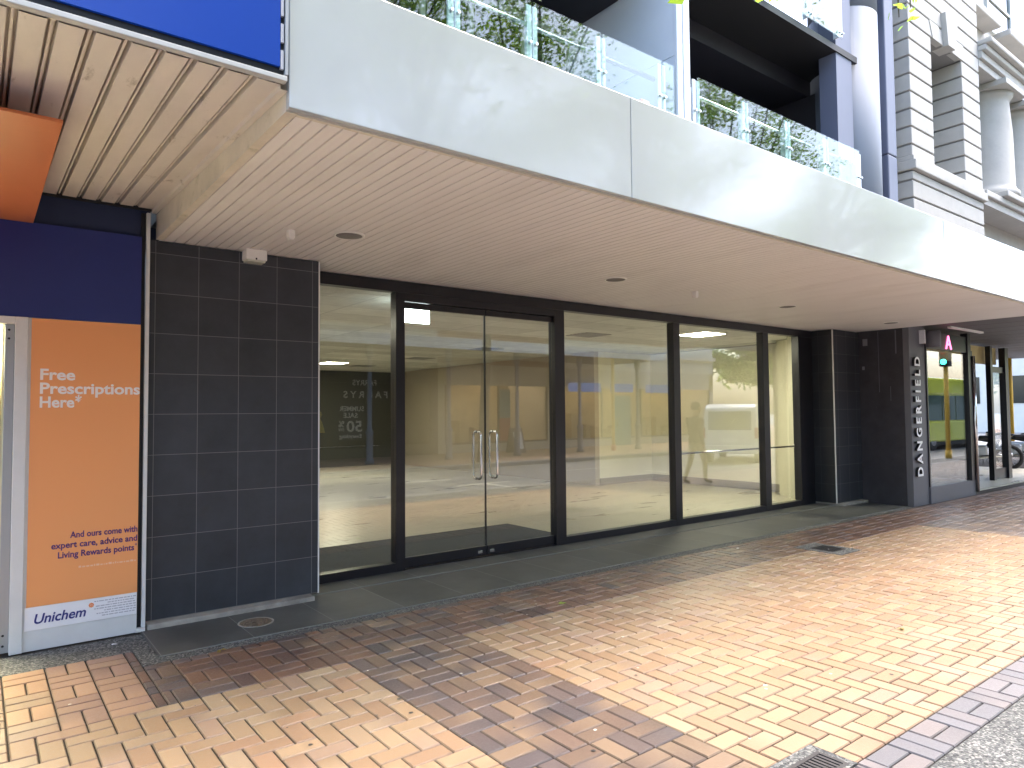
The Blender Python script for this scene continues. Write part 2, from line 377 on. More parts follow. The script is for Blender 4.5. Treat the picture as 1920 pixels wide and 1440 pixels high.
def put_text(mb, t, origin, ux, uz, un, mi=0, side=0):
    """lay flat lettering on a surface: ux reading direction, uz up, un outward"""
    front, fs, rim, ex = t; o = Vector(origin); ux, uz, un = Vector(ux), Vector(uz), Vector(un); n = len(front)
    vs = [tuple(o + ux * a + uz * b + un * ex) for a, b in front] + [tuple(o + ux * a + uz * b) for a, b in front]
    mb.add(vs, fs, mi=mi); o_ = len(mb.v) - len(vs)
    for a, b in rim: mb.f.append([o_ + a, o_ + b, o_ + b + n, o_ + a + n]); mb.mi.append(side); mb.sm.append(False)
FX = ((1, 0, 0), (0, 0, 1), (0, -1, 0))      # a surface facing the street

# ------------------------------------------------------------------ camera
f_px, yaw, pit, rol = 1304.1, .656914, .0416537, -.0086555
fw = Vector((math.sin(yaw) * math.cos(pit), math.cos(yaw) * math.cos(pit), math.sin(pit)))
rr = Vector((math.cos(yaw), -math.sin(yaw), 0)); uu = rr.cross(fw)
r2 = rr * math.cos(rol) + uu * math.sin(rol); u2 = -rr * math.sin(rol) + uu * math.cos(rol)
cam = bpy.data.cameras.new('camera'); co = bpy.data.objects.new('camera', cam); COL.objects.link(co)
co.matrix_world = Matrix(((r2.x, u2.x, -fw.x, 0), (r2.y, u2.y, -fw.y, 0), (r2.z, u2.z, -fw.z, 1.6), (0, 0, 0, 1)))
cam.sensor_width = 36; cam.lens = f_px / 1920 * 36; cam.clip_end = 2000; cam.clip_start = .05
S.camera = co

# ------------------------------------------------------------------ light
SUN_EL, SUN_AZ = R(66), Vector((.44, -.16))
w = bpy.data.worlds.new('World'); S.world = w; w.use_nodes = True
nt = w.node_tree; bg = nt.nodes['Background']
sky = nt.nodes.new('ShaderNodeTexSky'); sky.sky_type = 'NISHITA'; sky.sun_disc = False; sky.sun_elevation = SUN_EL
sky.sun_rotation = math.atan2(SUN_AZ.x, SUN_AZ.y); sky.air_density = 1.0; sky.dust_density = 4.0; sky.ozone_density = 1.0
nt.links.new(sky.outputs[0], bg.inputs[0]); bg.inputs[1].default_value = .15
sd = SUN_AZ.normalized(); d = Vector((sd.x * math.cos(SUN_EL), sd.y * math.cos(SUN_EL), math.sin(SUN_EL)))
sl = bpy.data.lights.new('sun', 'SUN'); sl.energy = .5; sl.angle = R(50); sl.color = (1, .96, .9)
so = bpy.data.objects.new('sun', sl); COL.objects.link(so); so.rotation_euler = d.to_track_quat('Z', 'Y').to_euler(); so.location = (0, -5, 20)
S.view_settings.view_transform = 'Standard'; S.view_settings.look = 'None'; S.view_settings.exposure = 2.85; S.view_settings.gamma = 1
S.cycles.use_denoising = True
S.cycles.max_bounces = 10; S.cycles.transparent_max_bounces = 24; S.cycles.diffuse_bounces = 5; S.cycles.glossy_bounces = 5
S.cycles.sample_clamp_indirect = 6

# ------------------------------------------------------------------ ground
def sheet(name, x0, x1, y0, y1, z, m):
    return struct(MB().add([(x0, y0, z), (x1, y0, z), (x1, y1, z), (x0, y1, z)], [(0, 1, 2, 3)]).build(name, m))
sheet('road', -300, 300, -300, 300, -.14, M['asphalt'])
struct(MB().box(-60, 32, .72, 1.395, -.3, 0, .012).build('kerb_strip', M['agg']))
struct(MB().box(-60, 32, .56, .715, -.3, -.004, .02).build('kerb', M['kerb']))
sheet('footpath_base', -60, 32, 1.395, 9, -.012, M['joint'])
struct(MB().box(-60, 90, -14, -5.65, -.3, .012).build('opposite_footpath', M['opp_brick']) if False else MB().box(-60, 90, -30, -5.65, -.3, .012).build('opposite_footpath', mat('red_footpath', (.30, .20, .15), .7, var=.2, vscale=6)))
struct(MB().box(-60, 90, -5.645, -5.45, -.3, .002, .02).build('opposite_kerb', M['kerb']))
for i, (x0, x1, y0, y1) in enumerate([(9.95, 10.07, -1.3, .2), (4.2, 4.32, -1.3, .2), (15.7, 15.82, -1.3, .2), (9.2, 10.8, -1.42, -1.3)]):
    sheet('parking_line', x0, x1, y0, y1, -.136, M['line'])
for k in range(8):
    sheet('lane_line', 2 + k * 6, 4 + k * 6, -2.9, -2.8, -.136, M['line'])

# brick paving: herringbone field, basket-weave borders
B = .2225; U = B / 2
XB0, XB1 = 1.935, 1.935 + 4 * B          # dark cross band
YF0, YF1 = 1.612, 1.612 + 24 * U         # pale field
TAN = [(0.340, 0.226, 0.133), (0.331, 0.216, 0.128), (0.355, 0.240, 0.146), (0.320, 0.204, 0.121), (0.359, 0.256, 0.164), (0.340, 0.208, 0.128), (0.331, 0.227, 0.141), (0.311, 0.195, 0.119), (0.340, 0.234, 0.146), (0.331, 0.222, 0.153)]
DRK = [(0.141, 0.095, 0.072), (0.113, 0.082, 0.074), (0.169, 0.111, 0.079), (0.095, 0.075, 0.074), (0.211, 0.141, 0.093), (0.130, 0.095, 0.086), (0.155, 0.101, 0.076), (0.232, 0.157, 0.103)]
RED = [(0.170, 0.094, 0.062), (0.143, 0.081, 0.061), (0.206, 0.115, 0.075), (0.111, 0.071, 0.061), (0.158, 0.089, 0.062)]
pv = MB()
def lerp(a, b, t): return tuple(a[i] + (b[i] - a[i]) * t for i in range(3))
def brick(x0, x1, y0, y1, pal, flash=.0, tone=1.):
    if x1 - x0 < .02 or y1 - y0 < .02: return
    g = .0040; ch = .0050; dz = random.uniform(-.0010, .0010); tx = random.uniform(-.0009, .0009)
    x0 += g; x1 -= g; y0 += g; y1 -= g
    a = random.choice(pal); k = random.uniform(.92, 1.06) * tone; a = tuple(c * k for c in a)
    b = a
    if random.random() < flash:
        kb = random.uniform(.8, 1.12); b = tuple(c * kb for c in random.choice(pal))
    xl = (x1 - x0) > (y1 - y0)
    top = [(x0 + ch, y0 + ch, dz - tx), (x1 - ch, y0 + ch, dz + tx), (x1 - ch, y1 - ch, dz + tx), (x0 + ch, y1 - ch, dz - tx)]
    low = [(x0, y0, dz - .0065), (x1, y0, dz - .0065), (x1, y1, dz - .0065), (x0, y1, dz - .0065)]
    bot = [(x, y, -.016) for x, y, _ in low]
    ca = [a, b, b, a] if xl else [a, a, b, b]
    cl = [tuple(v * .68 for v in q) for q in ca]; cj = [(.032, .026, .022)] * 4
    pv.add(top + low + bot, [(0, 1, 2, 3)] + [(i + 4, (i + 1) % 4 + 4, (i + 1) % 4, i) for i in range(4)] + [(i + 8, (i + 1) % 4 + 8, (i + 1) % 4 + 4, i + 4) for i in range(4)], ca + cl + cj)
def clipb(x0, x1, y0, y1, rect, pal, flash=0., tone=1., holes=()):
    x0, x1, y0, y1 = max(x0, rect[0]), min(x1, rect[1]), max(y0, rect[2]), min(y1, rect[3])
    if x1 - x0 < .01 or y1 - y0 < .01: return
    for h in holes:
        if x0 < h[1] and x1 > h[0] and y0 < h[3] and y1 > h[2]:
            if x0 < h[0] - .02: clipb(x0, h[0], y0, y1, rect, pal, flash, tone)
            if x1 > h[1] + .02: clipb(h[1], x1, y0, y1, rect, pal, flash, tone)
            xa, xb = max(x0, h[0]), min(x1, h[1])
            if y0 < h[2] - .02: clipb(xa, xb, y0, h[2], rect, pal, flash, tone)
            if y1 > h[3] + .02: clipb(xa, xb, h[3], y1, rect, pal, flash, tone)
            return
    brick(x0, x1, y0, y1, pal, flash, tone)
GR1 = (2.80, 3.195, 1.605, 1.83)       # gutter grate surround
GR2 = (7.60, 8.06, 3.93, 4.50)         # far cover surround
def herring(rect, ox, oy, pal, flash):
    i0, i1 = int((rect[0] - ox) / U) - 2, int((rect[1] - ox) / U) + 2
    j0, j1 = int((rect[2] - oy) / U) - 2, int((rect[3] - oy) / U) + 2
    for i in range(i0, i1):
        for j in range(j0, j1):
            k = (i + j) % 4; x, y = ox + i * U, oy + j * U
            if k == 0: clipb(x, x + B, y, y + U, rect, pal, flash, 1, (GR1, GR2))
            elif k == 2: clipb(x, x + U, y, y + B, rect, pal, flash, 1, (GR1, GR2))
def basket(rect, ox, oy, palf, flash, par=0):
    i0, i1 = int((rect[0] - ox) / B) - 2, int((rect[1] - ox) / B) + 2
    j0, j1 = int((rect[2] - oy) / B) - 2, int((rect[3] - oy) / B) + 2
    for i in range(i0, i1):
        for j in range(j0, j1):
            x, y = ox + i * B, oy + j * B; pal = palf(x, y)
            for q in (0, 1):
                if (i + j + par) % 2 == 0: clipb(x, x + B, y + q * U, y + q * U + U, rect, pal, flash, 1, (GR1, GR2))
                else: clipb(x + q * U, x + q * U + U, y, y + B, rect, pal, flash, 1, (GR1, GR2))
herring((-1.4, XB0, YF0, YF1), XB0, YF0, TAN, .3)
XC = XB1 + 34 * B
herring((XB1, XC, YF0, YF1), XB1, YF0, TAN, .3)
basket((XC, 24.5, YF0, YF1), XC, YF1, lambda x, y: [(.17, .13, .11), (.20, .15, .12), (.145, .118, .108), (.235, .175, .135)], .6)
basket((XB0, XB1, YF0, YF1), XB0, YF1, lambda x, y: DRK, .75)
def border_pal(x, y):
    if x < .05: return TAN
    if x < .29: return random.choice([TAN, TAN, [(.42, .25, .14)]])
    if x < .8: return [(.33, .2, .13), (.36, .22, .14), (.28, .17, .125)]
    return random.choice([DRK, RED, RED]) if x < 7 else RED
basket((-1.4, .88, YF1, 5.40), XB0, YF1, border_pal, .5)
basket((.88, 24.5, YF1, 5.04), XB0, YF1, border_pal, .7)
basket((-1.4, 24.5, 1.395, YF0), XB0, YF0 - B, lambda x, y: [(.165, .147, .148), (.195, .165, .158), (.145, .137, .145)], .4)
# gum spots trodden on to the bricks
for k in range(120):
    x, y = random.uniform(.3, 8), random.uniform(1.7, 4.9); r = random.uniform(.004, .013)
    c = (.05, .045, .042) if random.random() < .6 else (.6, .56, .5)
    vs = [(x + r * math.cos(t * .785) * random.uniform(.8, 1.2), y + r * math.sin(t * .785) * random.uniform(.8, 1.2), .0022) for t in range(8)]
    pv.add(vs, [tuple(range(8))], c)
paving = struct(pv.build('brick_footpath', M['brick'], colors=True))
# aggregate strip, apron, dark stone step
struct(MB().box(.88, 12.2, 5.042, 5.158, -.1, -.002).box(.88, .998, 5.16, 5.78, -.1, -.002).build('aggregate_strip', M['agg']))
struct(MB().box(-6, .878, 5.402, 5.80, -.1, -.003).build('aggregate_apron', M['agg']))
slab = struct(MB().box(1.0, 12.2, 5.16, 5.998, -.1, .004).box(1.0, 12.2, 6.0, 6.36, -.1, .012).build('stone_step', M['slab']))

def grate(name, label, x0, x1, y0, y1, nb, surround):
    t = thing(name, label, 'drain grate', ((x0 + x1) / 2, (y0 + y1) / 2, 0))
    sx0, sx1, sy0, sy1 = surround
    part('surround', MB().box(sx0, x0 - .02, sy0, sy1, -.05, .003).box(x1 + .02, sx1, sy0, sy1, -.05, .003).box(x0 - .02, x1 + .02, sy0, y0 - .02, -.05, .003).box(x0 - .02, x1 + .02, y1 + .02, sy1, -.05, .003), M['agg'], t)
    part('frame', MB().box(x0 - .02, x0, y0 - .02, y1 + .02, -.05, .004).box(x1, x1 + .02, y0 - .02, y1 + .02, -.05, .004).box(x0, x1, y0 - .02, y0, -.05, .004).box(x0, x1, y1, y1 + .02, -.05, .004).box(x0, x1, y0, y1, -.06, -.05), M['iron'], t)
    mb = MB(); n = nb
    for k in range(n):
        xa = x0 + (x1 - x0) * (k + .5) / n; mb.box(xa - .008, xa + .008, y0, y1, -.03, .001)
    part('grille', mb, M['iron'], t)
grate('drain_grate', 'iron drain grate set in grey aggregate at the kerb edge of the bricks', 2.90, 3.14, 1.64, 1.755, 9, GR1)
grate('service_cover', 'dark iron cover in grey aggregate near the far end of the bricks', 7.70, 7.96, 4.08, 4.34, 7, GR2)
t = thing('inspection_cover', 'round worn metal cover in the dark stone step below the tiled pier', 'drain cover', (1.743, 5.52, 0))
mb = MB().lathe(1.743, 5.52, [(.132, .003), (.132, .007), (.118, .0075), (.118, .006)], 32); part('ring', mb, M['concrete'], t)
mb = MB().lathe(1.743, 5.52, [(.116, .003), (.116, .0068)], 32)
random.seed(3)
for k in range(60):
    a, r = random.uniform(0, 6.28), .108 * math.sqrt(random.random()); x, y = 1.743 + r * math.cos(a), 5.52 + r * math.sin(a)
    mb.box(x - .005, x + .005, y - .011, y + .011, .0068, .0095)
part('plate', mb, M['rust'], t)

# ------------------------------------------------------------------ tiled piers
def pier(label, x0, x1, yf, yb, trims, plinth_x, mside):
    t = thing('tiled_pier', label, 'pier', ((x0 + x1) / 2, yf, 0))
    part('tile_facing', MB().box(x0, x1, yf, yf + .012, .045, 2.965), M['tile'], t)
    part('core', MB().box(x0, x1, yf + .012, yb, .045, 2.965), mside, t)
    part('plinth', MB().box(plinth_x[0], plinth_x[1], yf - .10, yb, -.05, .042, .006), M['concrete'], t)
    for xt in trims:
        part('corner_trim', MB().box(xt - .006, xt + .006, yf - .004, yf + .016, .04, 2.966, .002), M['alu_trim'], t)
    return t
pier('wide charcoal tiled pier between the orange poster and the glass shopfront', 1.035, 2.412, 5.93, 6.44, (2.409,), (1.045, 2.34), M['tile_s'])
pier('charcoal tiled pier at the far end of the glass shopfront', 11.42, 12.32, 5.95, 6.7, (11.425,), (11.45, 12.3), M['tile_s'])
t = thing('edge_post', 'slim white post beside a black gap at the left edge of the tiled pier', 'post', (1.02, 5.85, 0))
part('post', MB().box(1.006, 1.032, 5.84, 5.875, .03, 3.15, .004), M['off_white'], t)
part('backing', MB().box(.976, 1.004, 5.875, 5.95, .03, 3.15), M['black'], t)
part('foot', MB().box(.965, 1.03, 5.83, 5.874, .0, .028, .004), M['off_white'], t)

# ------------------------------------------------------------------ shopfront
sf = thing('shopfront', 'black framed glass shopfront with double doors under the pale canopy', 'shopfront', (6.8, 6.38, 0))
YG = 6.38
fr = MB()
d0, d1 = YG - .055, YG + .055
fr.box(2.412, 11.42, d0, d1, 2.852, 2.966)                  # head
for a, b in ((2.413, 2.47), (3.385, 3.487), (5.535, 5.69), (7.745, 7.88), (9.945, 10.095), (10.99, 11.16)):
    fr.box(a, b, d0 - .003, d1 + .003, .012, 2.85)
fr.box(11.16, 11.418, d0, d1, .012, 2.85)
for a, b in ((2.47, 3.385), (5.69, 7.745), (7.88, 9.945), (10.095, 10.99)):
    fr.box(a, b, d0, d1, .012, .095)
fr.box(3.487, 5.535, d0, d1, 2.765, 2.85)
fr.box(3.487, 5.535, d0 + .02, d1 - .02, .012, .02)
part('frame', fr, M['black_alu'], sf)
for a, b in ((2.47, 3.385), (5.69, 7.745), (7.88, 9.945), (10.095, 10.99)):
    part('window_pane', MB().box(a, b, YG - .005, YG + .005, .095, 2.852), M['glass'], sf)
for xa, xb, hx, lx in ((3.492, 4.529, 4.425, 4.44), (4.537, 5.53, 4.645, 4.60)):
    dr = part('door', MB().box(xa, xb, YG - .006, YG + .006, .125, 2.70), M['glass'], sf)
    part('bottom_rail', MB().box(xa, xb, YG - .022, YG + .022, .026, .128, .003), M['black_alu'], dr)
    part('top_rail', MB().box(xa, xb, YG - .022, YG + .022, 2.698, 2.762, .003), M['black_alu'], dr)
    for sgn in (-1, 1):
        pts = []
        for k in range(7): a = math.pi / 2 * k / 6; pts.append((hx, YG + sgn * (.012 + .058 * math.sin(a)), 1.345 + .045 * 1 - .03 * 0 + (-.058 * (1 - math.cos(a)))))
        top = [(hx, YG + sgn * .006, 1.395), (hx, YG + sgn * .03, 1.395)]
        for k in range(5): a = math.pi / 2 * k / 4; top.append((hx, YG + sgn * (.03 + .045 * math.sin(a)), 1.35 + .045 * math.cos(a)))
        bot = [(p[0], p[1], .875 + (1.395 - p[2])) for p in top[::-1]]
        part('handle', MB().tube(top + bot, .0135, 12), M['chrome'], dr)
    part('edge_seal', MB().box(xb - .004 if xa < 4 else xa - .003, xb + .003 if xa < 4 else xa + .004, YG - .0075, YG + .0075, .128, 2.70), M['black'], dr)
    part('lock_plate', MB().box(lx - .03, lx + .03, YG - .0255, YG - .022, .055, .085, .001), M['chrome'], dr)

# ------------------------------------------------------------------ canopy over the shopfront
cn = thing('canopy', 'long white panelled street canopy with a boarded underside', 'canopy', (6.5, 4.5, 2.97))
CX0, CX1 = 1.085, 12.3
mb = MB(); 
for a, b in ((CX0, 3.313), (3.319, 8.2), (8.206, CX1)): mb.box(a, b, 3.02, 3.06, 2.975, 3.635, .004)
part('fascia', mb, M['white_panel'], cn)
part('fascia_backing', MB().box(CX0 + .03, CX1 - .01, 3.061, 3.09, 2.985, 3.62), M['ink_grey'], cn)
prof = []; x = CX0 + .05; bw = .0785
while x < CX1:
    x1 = min(x + bw, CX1); g = .009
    if abs(x - 6.34) < bw / 2: g = .014
    prof += [(x, 3.002), (x + .003, 3.002), (x + g, 2.972), (x1 - .002, 2.972)]; x = x1
part('soffit_boards', MB().strip(prof, 3.06, 6.0).strip(prof, 6.0, 6.38), M['soffit'], cn)
part('soffit_edge', MB().box(CX0, CX0 + .05, 3.061, 5.92, 2.969, 3.16).box(CX0 + .05, CX1, 3.061, 3.085, 2.966, 2.985), M['cream_edge'], cn)
part('roof_deck', MB().box(CX0 + .06, CX1, 3.092, 6.5, 3.2, 3.5), M['concrete'], cn)
# soffit fittings
sp = thing('ceiling_speaker', '', 'speaker', (2.24, 4.93, 2.972), group='round speakers in the canopy soffit')
mb = MB().lathe(2.24, 4.93, [(.118, 2.972), (.118, 2.966), (.112, 2.962), (.1, 2.963), (.1, 2.972)], 32); part('rim', mb, M['white_plastic'], sp)
mb = MB().lathe(2.24, 4.93, [(.099, 2.972), (.099, 2.9635), (.05, 2.9615)], 32); part('grille', mb, M['speaker'], sp)
SPL = ['round ceiling speaker in the soffit above the tiled pier, largest to the eye', 'round ceiling speaker above the middle of the glass doors, second from the tiled pier',
       'round ceiling speaker third from the tiled pier, beyond the soffit joint', 'round ceiling speaker over the far tiled pier, smallest to the eye']
sp['label'] = SPL[0]
for k, x in enumerate((5.21, 8.44, 11.4)):
    c = copy_tree(sp); c.location = (x, 4.99, 2.972); c['label'] = SPL[k + 1]
se = thing('soffit_sensor', 'small white sensor under the soffit near the tiled pier', 'sensor', (1.83, 5.05, 2.97), group='small white soffit sensors')
part('housing', MB().box(1.805, 1.855, 5.02, 5.08, 2.905, 2.9715, .006), M['white_plastic'], se)
part('lens', MB().box(1.812, 1.848, 5.028, 5.072, 2.896, 2.906, .003), M['white_plastic'], se)
c = copy_tree(se); c.location = (6.5, 4.98, 2.97); c['label'] = 'small white sensor beside the long joint in the soffit'
em = thing('emergency_light', 'boxy white emergency light hung at the top of the tiled pier', 'light', (1.82, 5.86, 2.97))
part('housing', MB().box(1.735, 1.905, 5.80, 5.925, 2.885, 2.9715, .006), M['white_plastic'], em)
part('diffuser', MB().box(1.745, 1.895, 5.81, 5.915, 2.868, 2.886, .004), mat('diffuser', (.62, .62, .5), .3), em)
part('screw', MB().box(1.81, 1.822, 5.797, 5.803, 2.885, 2.9), M['black'], em)

# ------------------------------------------------------------------ empty shop interior
ZC = 2.93
def panel(name, x0, x1, y0, y1, z0, z1, m): return struct(MB().box(x0, x1, y0, y1, z0, z1).build(name, m))
panel('shop_floor', 1.05, 12.4, 6.42, 20.1, -.1, .012, M['vinyl'])
panel('shop_ceiling', 1.05, 12.4, 6.42, 20.1, ZC, ZC + .1, M['ceil'])
panel('interior_wall', .95, 1.05, 6.4, 20.1, -.1, ZC, M['int_brown'])
panel('interior_wall', 1.05, 10.67, 20, 20.1, .012, ZC, mat('shaded_rear_wall', (.07, .072, .064), .7))  # dark base colour stands in for the unlit rear of the shop
panel('interior_wall', 10.67, 10.8, 10.9, 20.1, .012, ZC, M['int_brown'])
panel('interior_wall', 10.8, 12.6, 10.9, 11.0, .012, ZC, M['int_wall'])
panel('interior_wall', 12.5, 12.6, 6.7, 10.9, .012, ZC, M['int_wall'])
panel('interior_wall', 12.0, 12.5, 6.7, 7.35, .012, ZC, M['int_wall'])
panel('interior_wall', 11.42, 12.0, 6.7, 6.78, .012, ZC, M['int_wall'])
panel('skirting', 12.485, 12.5, 7.352, 10.88, .012, .16, M['skirt'])
panel('skirting', 10.8, 12.484, 10.885, 10.9, .012, .16, M['skirt'])
o = tag(MB().box(2.1, 6.05, 6.55, 7.98, .012, .024, .004).build('entrance_mat', M['mat']), 'charcoal entrance mat on the pale floor inside the glass doors', 'mat')
ex = thing('exit_sign', 'glowing blank exit sign hung inside above the glass doors', 'sign', (4.0, 7.0, 2.8))
part('face', MB().box(3.84, 4.17, 6.97, 7.0, 2.645, 2.815, .004), M['exit_lit'], ex)
part('bracket', MB().box(3.86, 4.15, 6.98, 7.02, 2.816, ZC), M['white_plastic'], ex)
def light(x, y, w, l, label, m, grp='lit ceiling panels in the empty shop'):
    t = thing('ceiling_light', label, 'ceiling light', (x, y, ZC), group=grp)
    part('diffuser', MB().box(x - w / 2, x + w / 2, y - l / 2, y + l / 2, ZC - .012, ZC - .004), m, t)
    part('frame', MB().box(x - w / 2 - .02, x + w / 2 + .02, y - l / 2 - .02, y - l / 2, ZC - .016, ZC).box(x - w / 2 - .02, x + w / 2 + .02, y + l / 2, y + l / 2 + .02, ZC - .016, ZC).box(x - w / 2 - .02, x - w / 2, y - l / 2, y + l / 2, ZC - .016, ZC).box(x + w / 2, x + w / 2 + .02, y - l / 2, y + l / 2, ZC - .016, ZC), M['white_plastic'], t)
light(9.85, 7.43, .58, .58, 'bright square ceiling panel behind the fourth window from the pier', M['lamp'])
light(7.25, 16.9, .58, .58, 'lit ceiling panel far back, seen through the first window', M['lamp'])
light(3.1, 12.6, .58, .58, 'added ceiling panel that lights the back of the shop, unseen behind the wide tiled pier', M['lamp_fill'])  # added out of sight to brighten the back room
light(2.3, 9.0, .58, .58, 'added fill panel just inside the shop, unseen behind the wide tiled pier', M['lamp_fill'])  # second added fill panel, also kept out of sight
for k, (x, y) in enumerate(((8.3, 8.6), (8.35, 11.7), (8.4, 14.5), (8.4, 17.6))):
    v = thing('air_vent', ['grey ceiling air vent behind the window right of the doors', 'grey ceiling air vent seen at the top of the right glass door', 'grey ceiling air vent seen through the left glass door', 'grey ceiling air vent far back behind the first window'][k], 'air vent', (x, y, ZC), group='square air vents in the shop ceiling')
    mb = MB()
    for q in range(6): mb.box(x - .28, x + .28, y - .27 + q * .095, y - .21 + q * .095, ZC - .012, ZC)
    part('louvre', mb, M['vent'], v)
so_ = thing('wall_socket', 'white double wall socket low on the yellowish interior wall', 'socket', (12.49, 8.0, .38))
part('plate', MB().box(12.488, 12.5, 7.9, 8.06, .33, .43, .003), M['white_plastic'], so_)
for ya in (7.92, 7.99): part('outlet', MB().box(12.484, 12.488, ya, ya + .05, .35, .41), M['vent'], so_)
rl = thing('wall_rail', 'slim pale handrail along the wall behind the end window', 'rail', (11.3, 6.6, 1.0))
part('bar', MB().tube([(8.2, 6.62, .98), (11.4, 6.62, .98)], .016, 8), M['chrome'], rl)
part('bracket', MB().box(11.38, 11.42, 6.6, 6.7, .95, 1.01), M['white_plastic'], rl)

# ------------------------------------------------------------------ pharmacy on the left
pc = thing('pharmacy_canopy', 'older ribbed canopy with grimy beige underside and white edge trim', 'canopy', (0, 4.5, 3.1))
prof = []; xs = []
xk = .93 - .1215 * 26
prof.append((xk - .2, 3.07))
for k in range(27):
    x = .93 - .1215 * (26 - k)
    prof += [(x - .018, 3.07), (x - .016, 3.12), (x - .006, 3.12), (x - .005, 3.083), (x + .005, 3.083), (x + .006, 3.12), (x + .016, 3.12), (x + .018, 3.07)]
prof += [(1.045, 3.07), (1.05, 3.05), (1.082, 3.05)]
part('ribbed_soffit', MB().strip(prof, 3.03, 5.9, .115), M['soffit_old'], pc)
part('edge_trim', MB().box(-4, 1.066, 2.99, 3.03, 3.074, 3.097, .003), mat('trim_paint', (.46, .46, .45), .5, var=.1, vscale=6), pc)
part('roof', MB().box(-4, 1.06, 3.06, 6, 3.23, 3.4), M['concrete'], pc)
part('back_trim', MB().box(-4, 1.04, 5.845, 5.86, 3.165, 3.19), M['black'], pc)
bs = thing('blue_sign', 'glossy plain blue sign board above the old canopy edge', 'sign', (-1, 3.0, 3.4))
part('face', MB().box(-4, 1.035, 2.995, 3.01, 3.135, 4.6), M['blue_sign'], bs)
part('backing', MB().box(-4, 1.06, 3.011, 3.05, 3.104, 4.6), M['black'], bs)
part('end_trim', MB().box(1.056, 1.070, 2.99, 3.01, 3.104, 4.6), mat('trim_grey', (.34, .36, .38), .5), bs)
for k in range(12): part('clip', MB().box(1.037, 1.050, 2.994, 3.008, 3.125 + k * .12, 3.21 + k * .12), M['ink_grey'], bs)
ph = thing('pharmacy_shopfront', 'navy and white pharmacy front with an open doorway', 'shopfront', (0, 5.84, 0))
part('upper_wall', MB().box(-4, 1.034, 5.9, 5.99, 2.9, 3.25), M['navy_dull'], ph)
part('navy_fascia', MB().box(-4, .974, 5.84, 5.899, 2.292, 2.958), M['navy'], ph)
part('base_panel', MB().box(.28, .974, 5.845, 5.99, 0, 2.29), M['off_white'], ph)
fm = part('door_frame', MB().box(.205, .279, 5.825, 5.98, 0, 2.29, .004).box(-2.2, .205, 5.825, 5.93, 2.24, 2.289), M['off_white'], ph)
part('door_edge', MB().box(.150, .204, 5.86, 5.91, .012, 2.238, .003), mat('grey_metal', (.4, .42, .44), .4, metal=.5), ph)
for z in (.06, .13, 2.14, 2.2): part('bolt', MB().tube([(.172, 5.8585, z), (.172, 5.861, z)], .008, 8), M['black'], ph)
part('door_leaf', MB().box(.02, .06, 5.95, 6.9, .012, 2.0), mat('cream_door', (.7, .66, .5), .5), ph)
part('wall_return', MB().box(.14, .2, 5.99, 9.0, 0, 2.9), M['ph_wall'], ph)
op = thing('orange_soffit_panel', 'orange panel hung flat under the old canopy by the navy wall', 'panel', (-1, 4.6, 2.95))
part('panel', MB().box(-4, .295, 3.75, 5.838, 2.952, 2.968, .003), M['orange_s'], op)
panel('pharmacy_floor', -6, .14, 5.8, 11, -.1, -.001, M['vinyl'])
panel('pharmacy_ceiling', -6, .14, 5.95, 11, 2.7, 2.8, M['ph_wall'])
panel('pharmacy_wall', -6, .14, 9.0, 9.1, 0, 2.7, M['ph_wall'])
light_t = thing('pharmacy_light', 'bright strip light inside the pharmacy doorway', 'ceiling light', (-.8, 7.2, 2.7))
part('tube', MB().box(-1.6, -.1, 6.6, 7.8, 2.66, 2.69), M['ph_lamp'], light_t)
part('housing', MB().box(-1.65, -.05, 6.55, 7.85, 2.692, 2.7), M['white_plastic'], light_t)

ap = thing('poster_panel', 'tall orange pharmacy poster offering free prescriptions beside the tiled pier', 'poster', (.63, 5.84, 0))
part('orange_sheet', MB().box(.298, .974, 5.838, 5.844, .298, 2.288), M['orange'], ap)
wf = part('white_strip', MB().box(.290, .972, 5.8375, 5.844, .14, .2965), M['sign_white'], ap)
YP = 5.838
mb = MB()
for s_, z, w_ in (('Free', 1.862, .208), ('Prescriptions', 1.765, .622), ('Here', 1.668, .205)):
    put_text(mb, text_mesh(s_, width=w_, height=.078, bold=.026), (.352, YP, z), *FX)
put_text(mb, text_mesh('*', width=.04, height=.08, bold=.02), (.562, YP, 1.675), *FX)
part('headline', mb, M['ink_white'], ap)
mb = MB()
for s_, z, w_ in (('And ours come with', .745, .425), ('expert care, advice and', .678, .535), ('Living Rewards points', .610, .475)):
    put_text(mb, text_mesh(s_, width=w_, height=.045, bold=.022, align='RIGHT'), (.970 if 'Liv' not in s_ else .95, YP, z), *FX)
put_text(mb, text_mesh('*', width=.014, height=.03, bold=.01), (.955, YP, .63), *FX)
part('subheading', mb, M['ink_purple'], ap)
mb = MB(); random.seed(5); x = .60
while x < .965:
    w_ = random.uniform(.006, .022); mb.box(x, min(x + w_, .968), YP - .001, YP, .528, .528 + random.choice([.010, .014])); x += w_ + .006
part('small_print', mb, M['ink_peach'], ap)
YW = 5.8375
mb = MB(); put_text(mb, text_mesh('Unichem', width=.305, height=.068, bold=.018, shear=.22), (.345, YW, .182), *FX); part('brand_name', mb, M['ink_navy'], wf)
mb = MB()
for k in range(8):
    a = k * math.pi / 4; mb.tube([(.682 + .012 * math.cos(a), YW - .001, .252 + .012 * math.sin(a)), (.682 + .012 * math.cos(a), YW, .252 + .012 * math.sin(a))], .0055, 8)
mb.tube([(.682, YW - .001, .252), (.682, YW, .252)], .006, 8)
part('brand_mark', mb, M['ink_orange'], wf)
mb = MB()
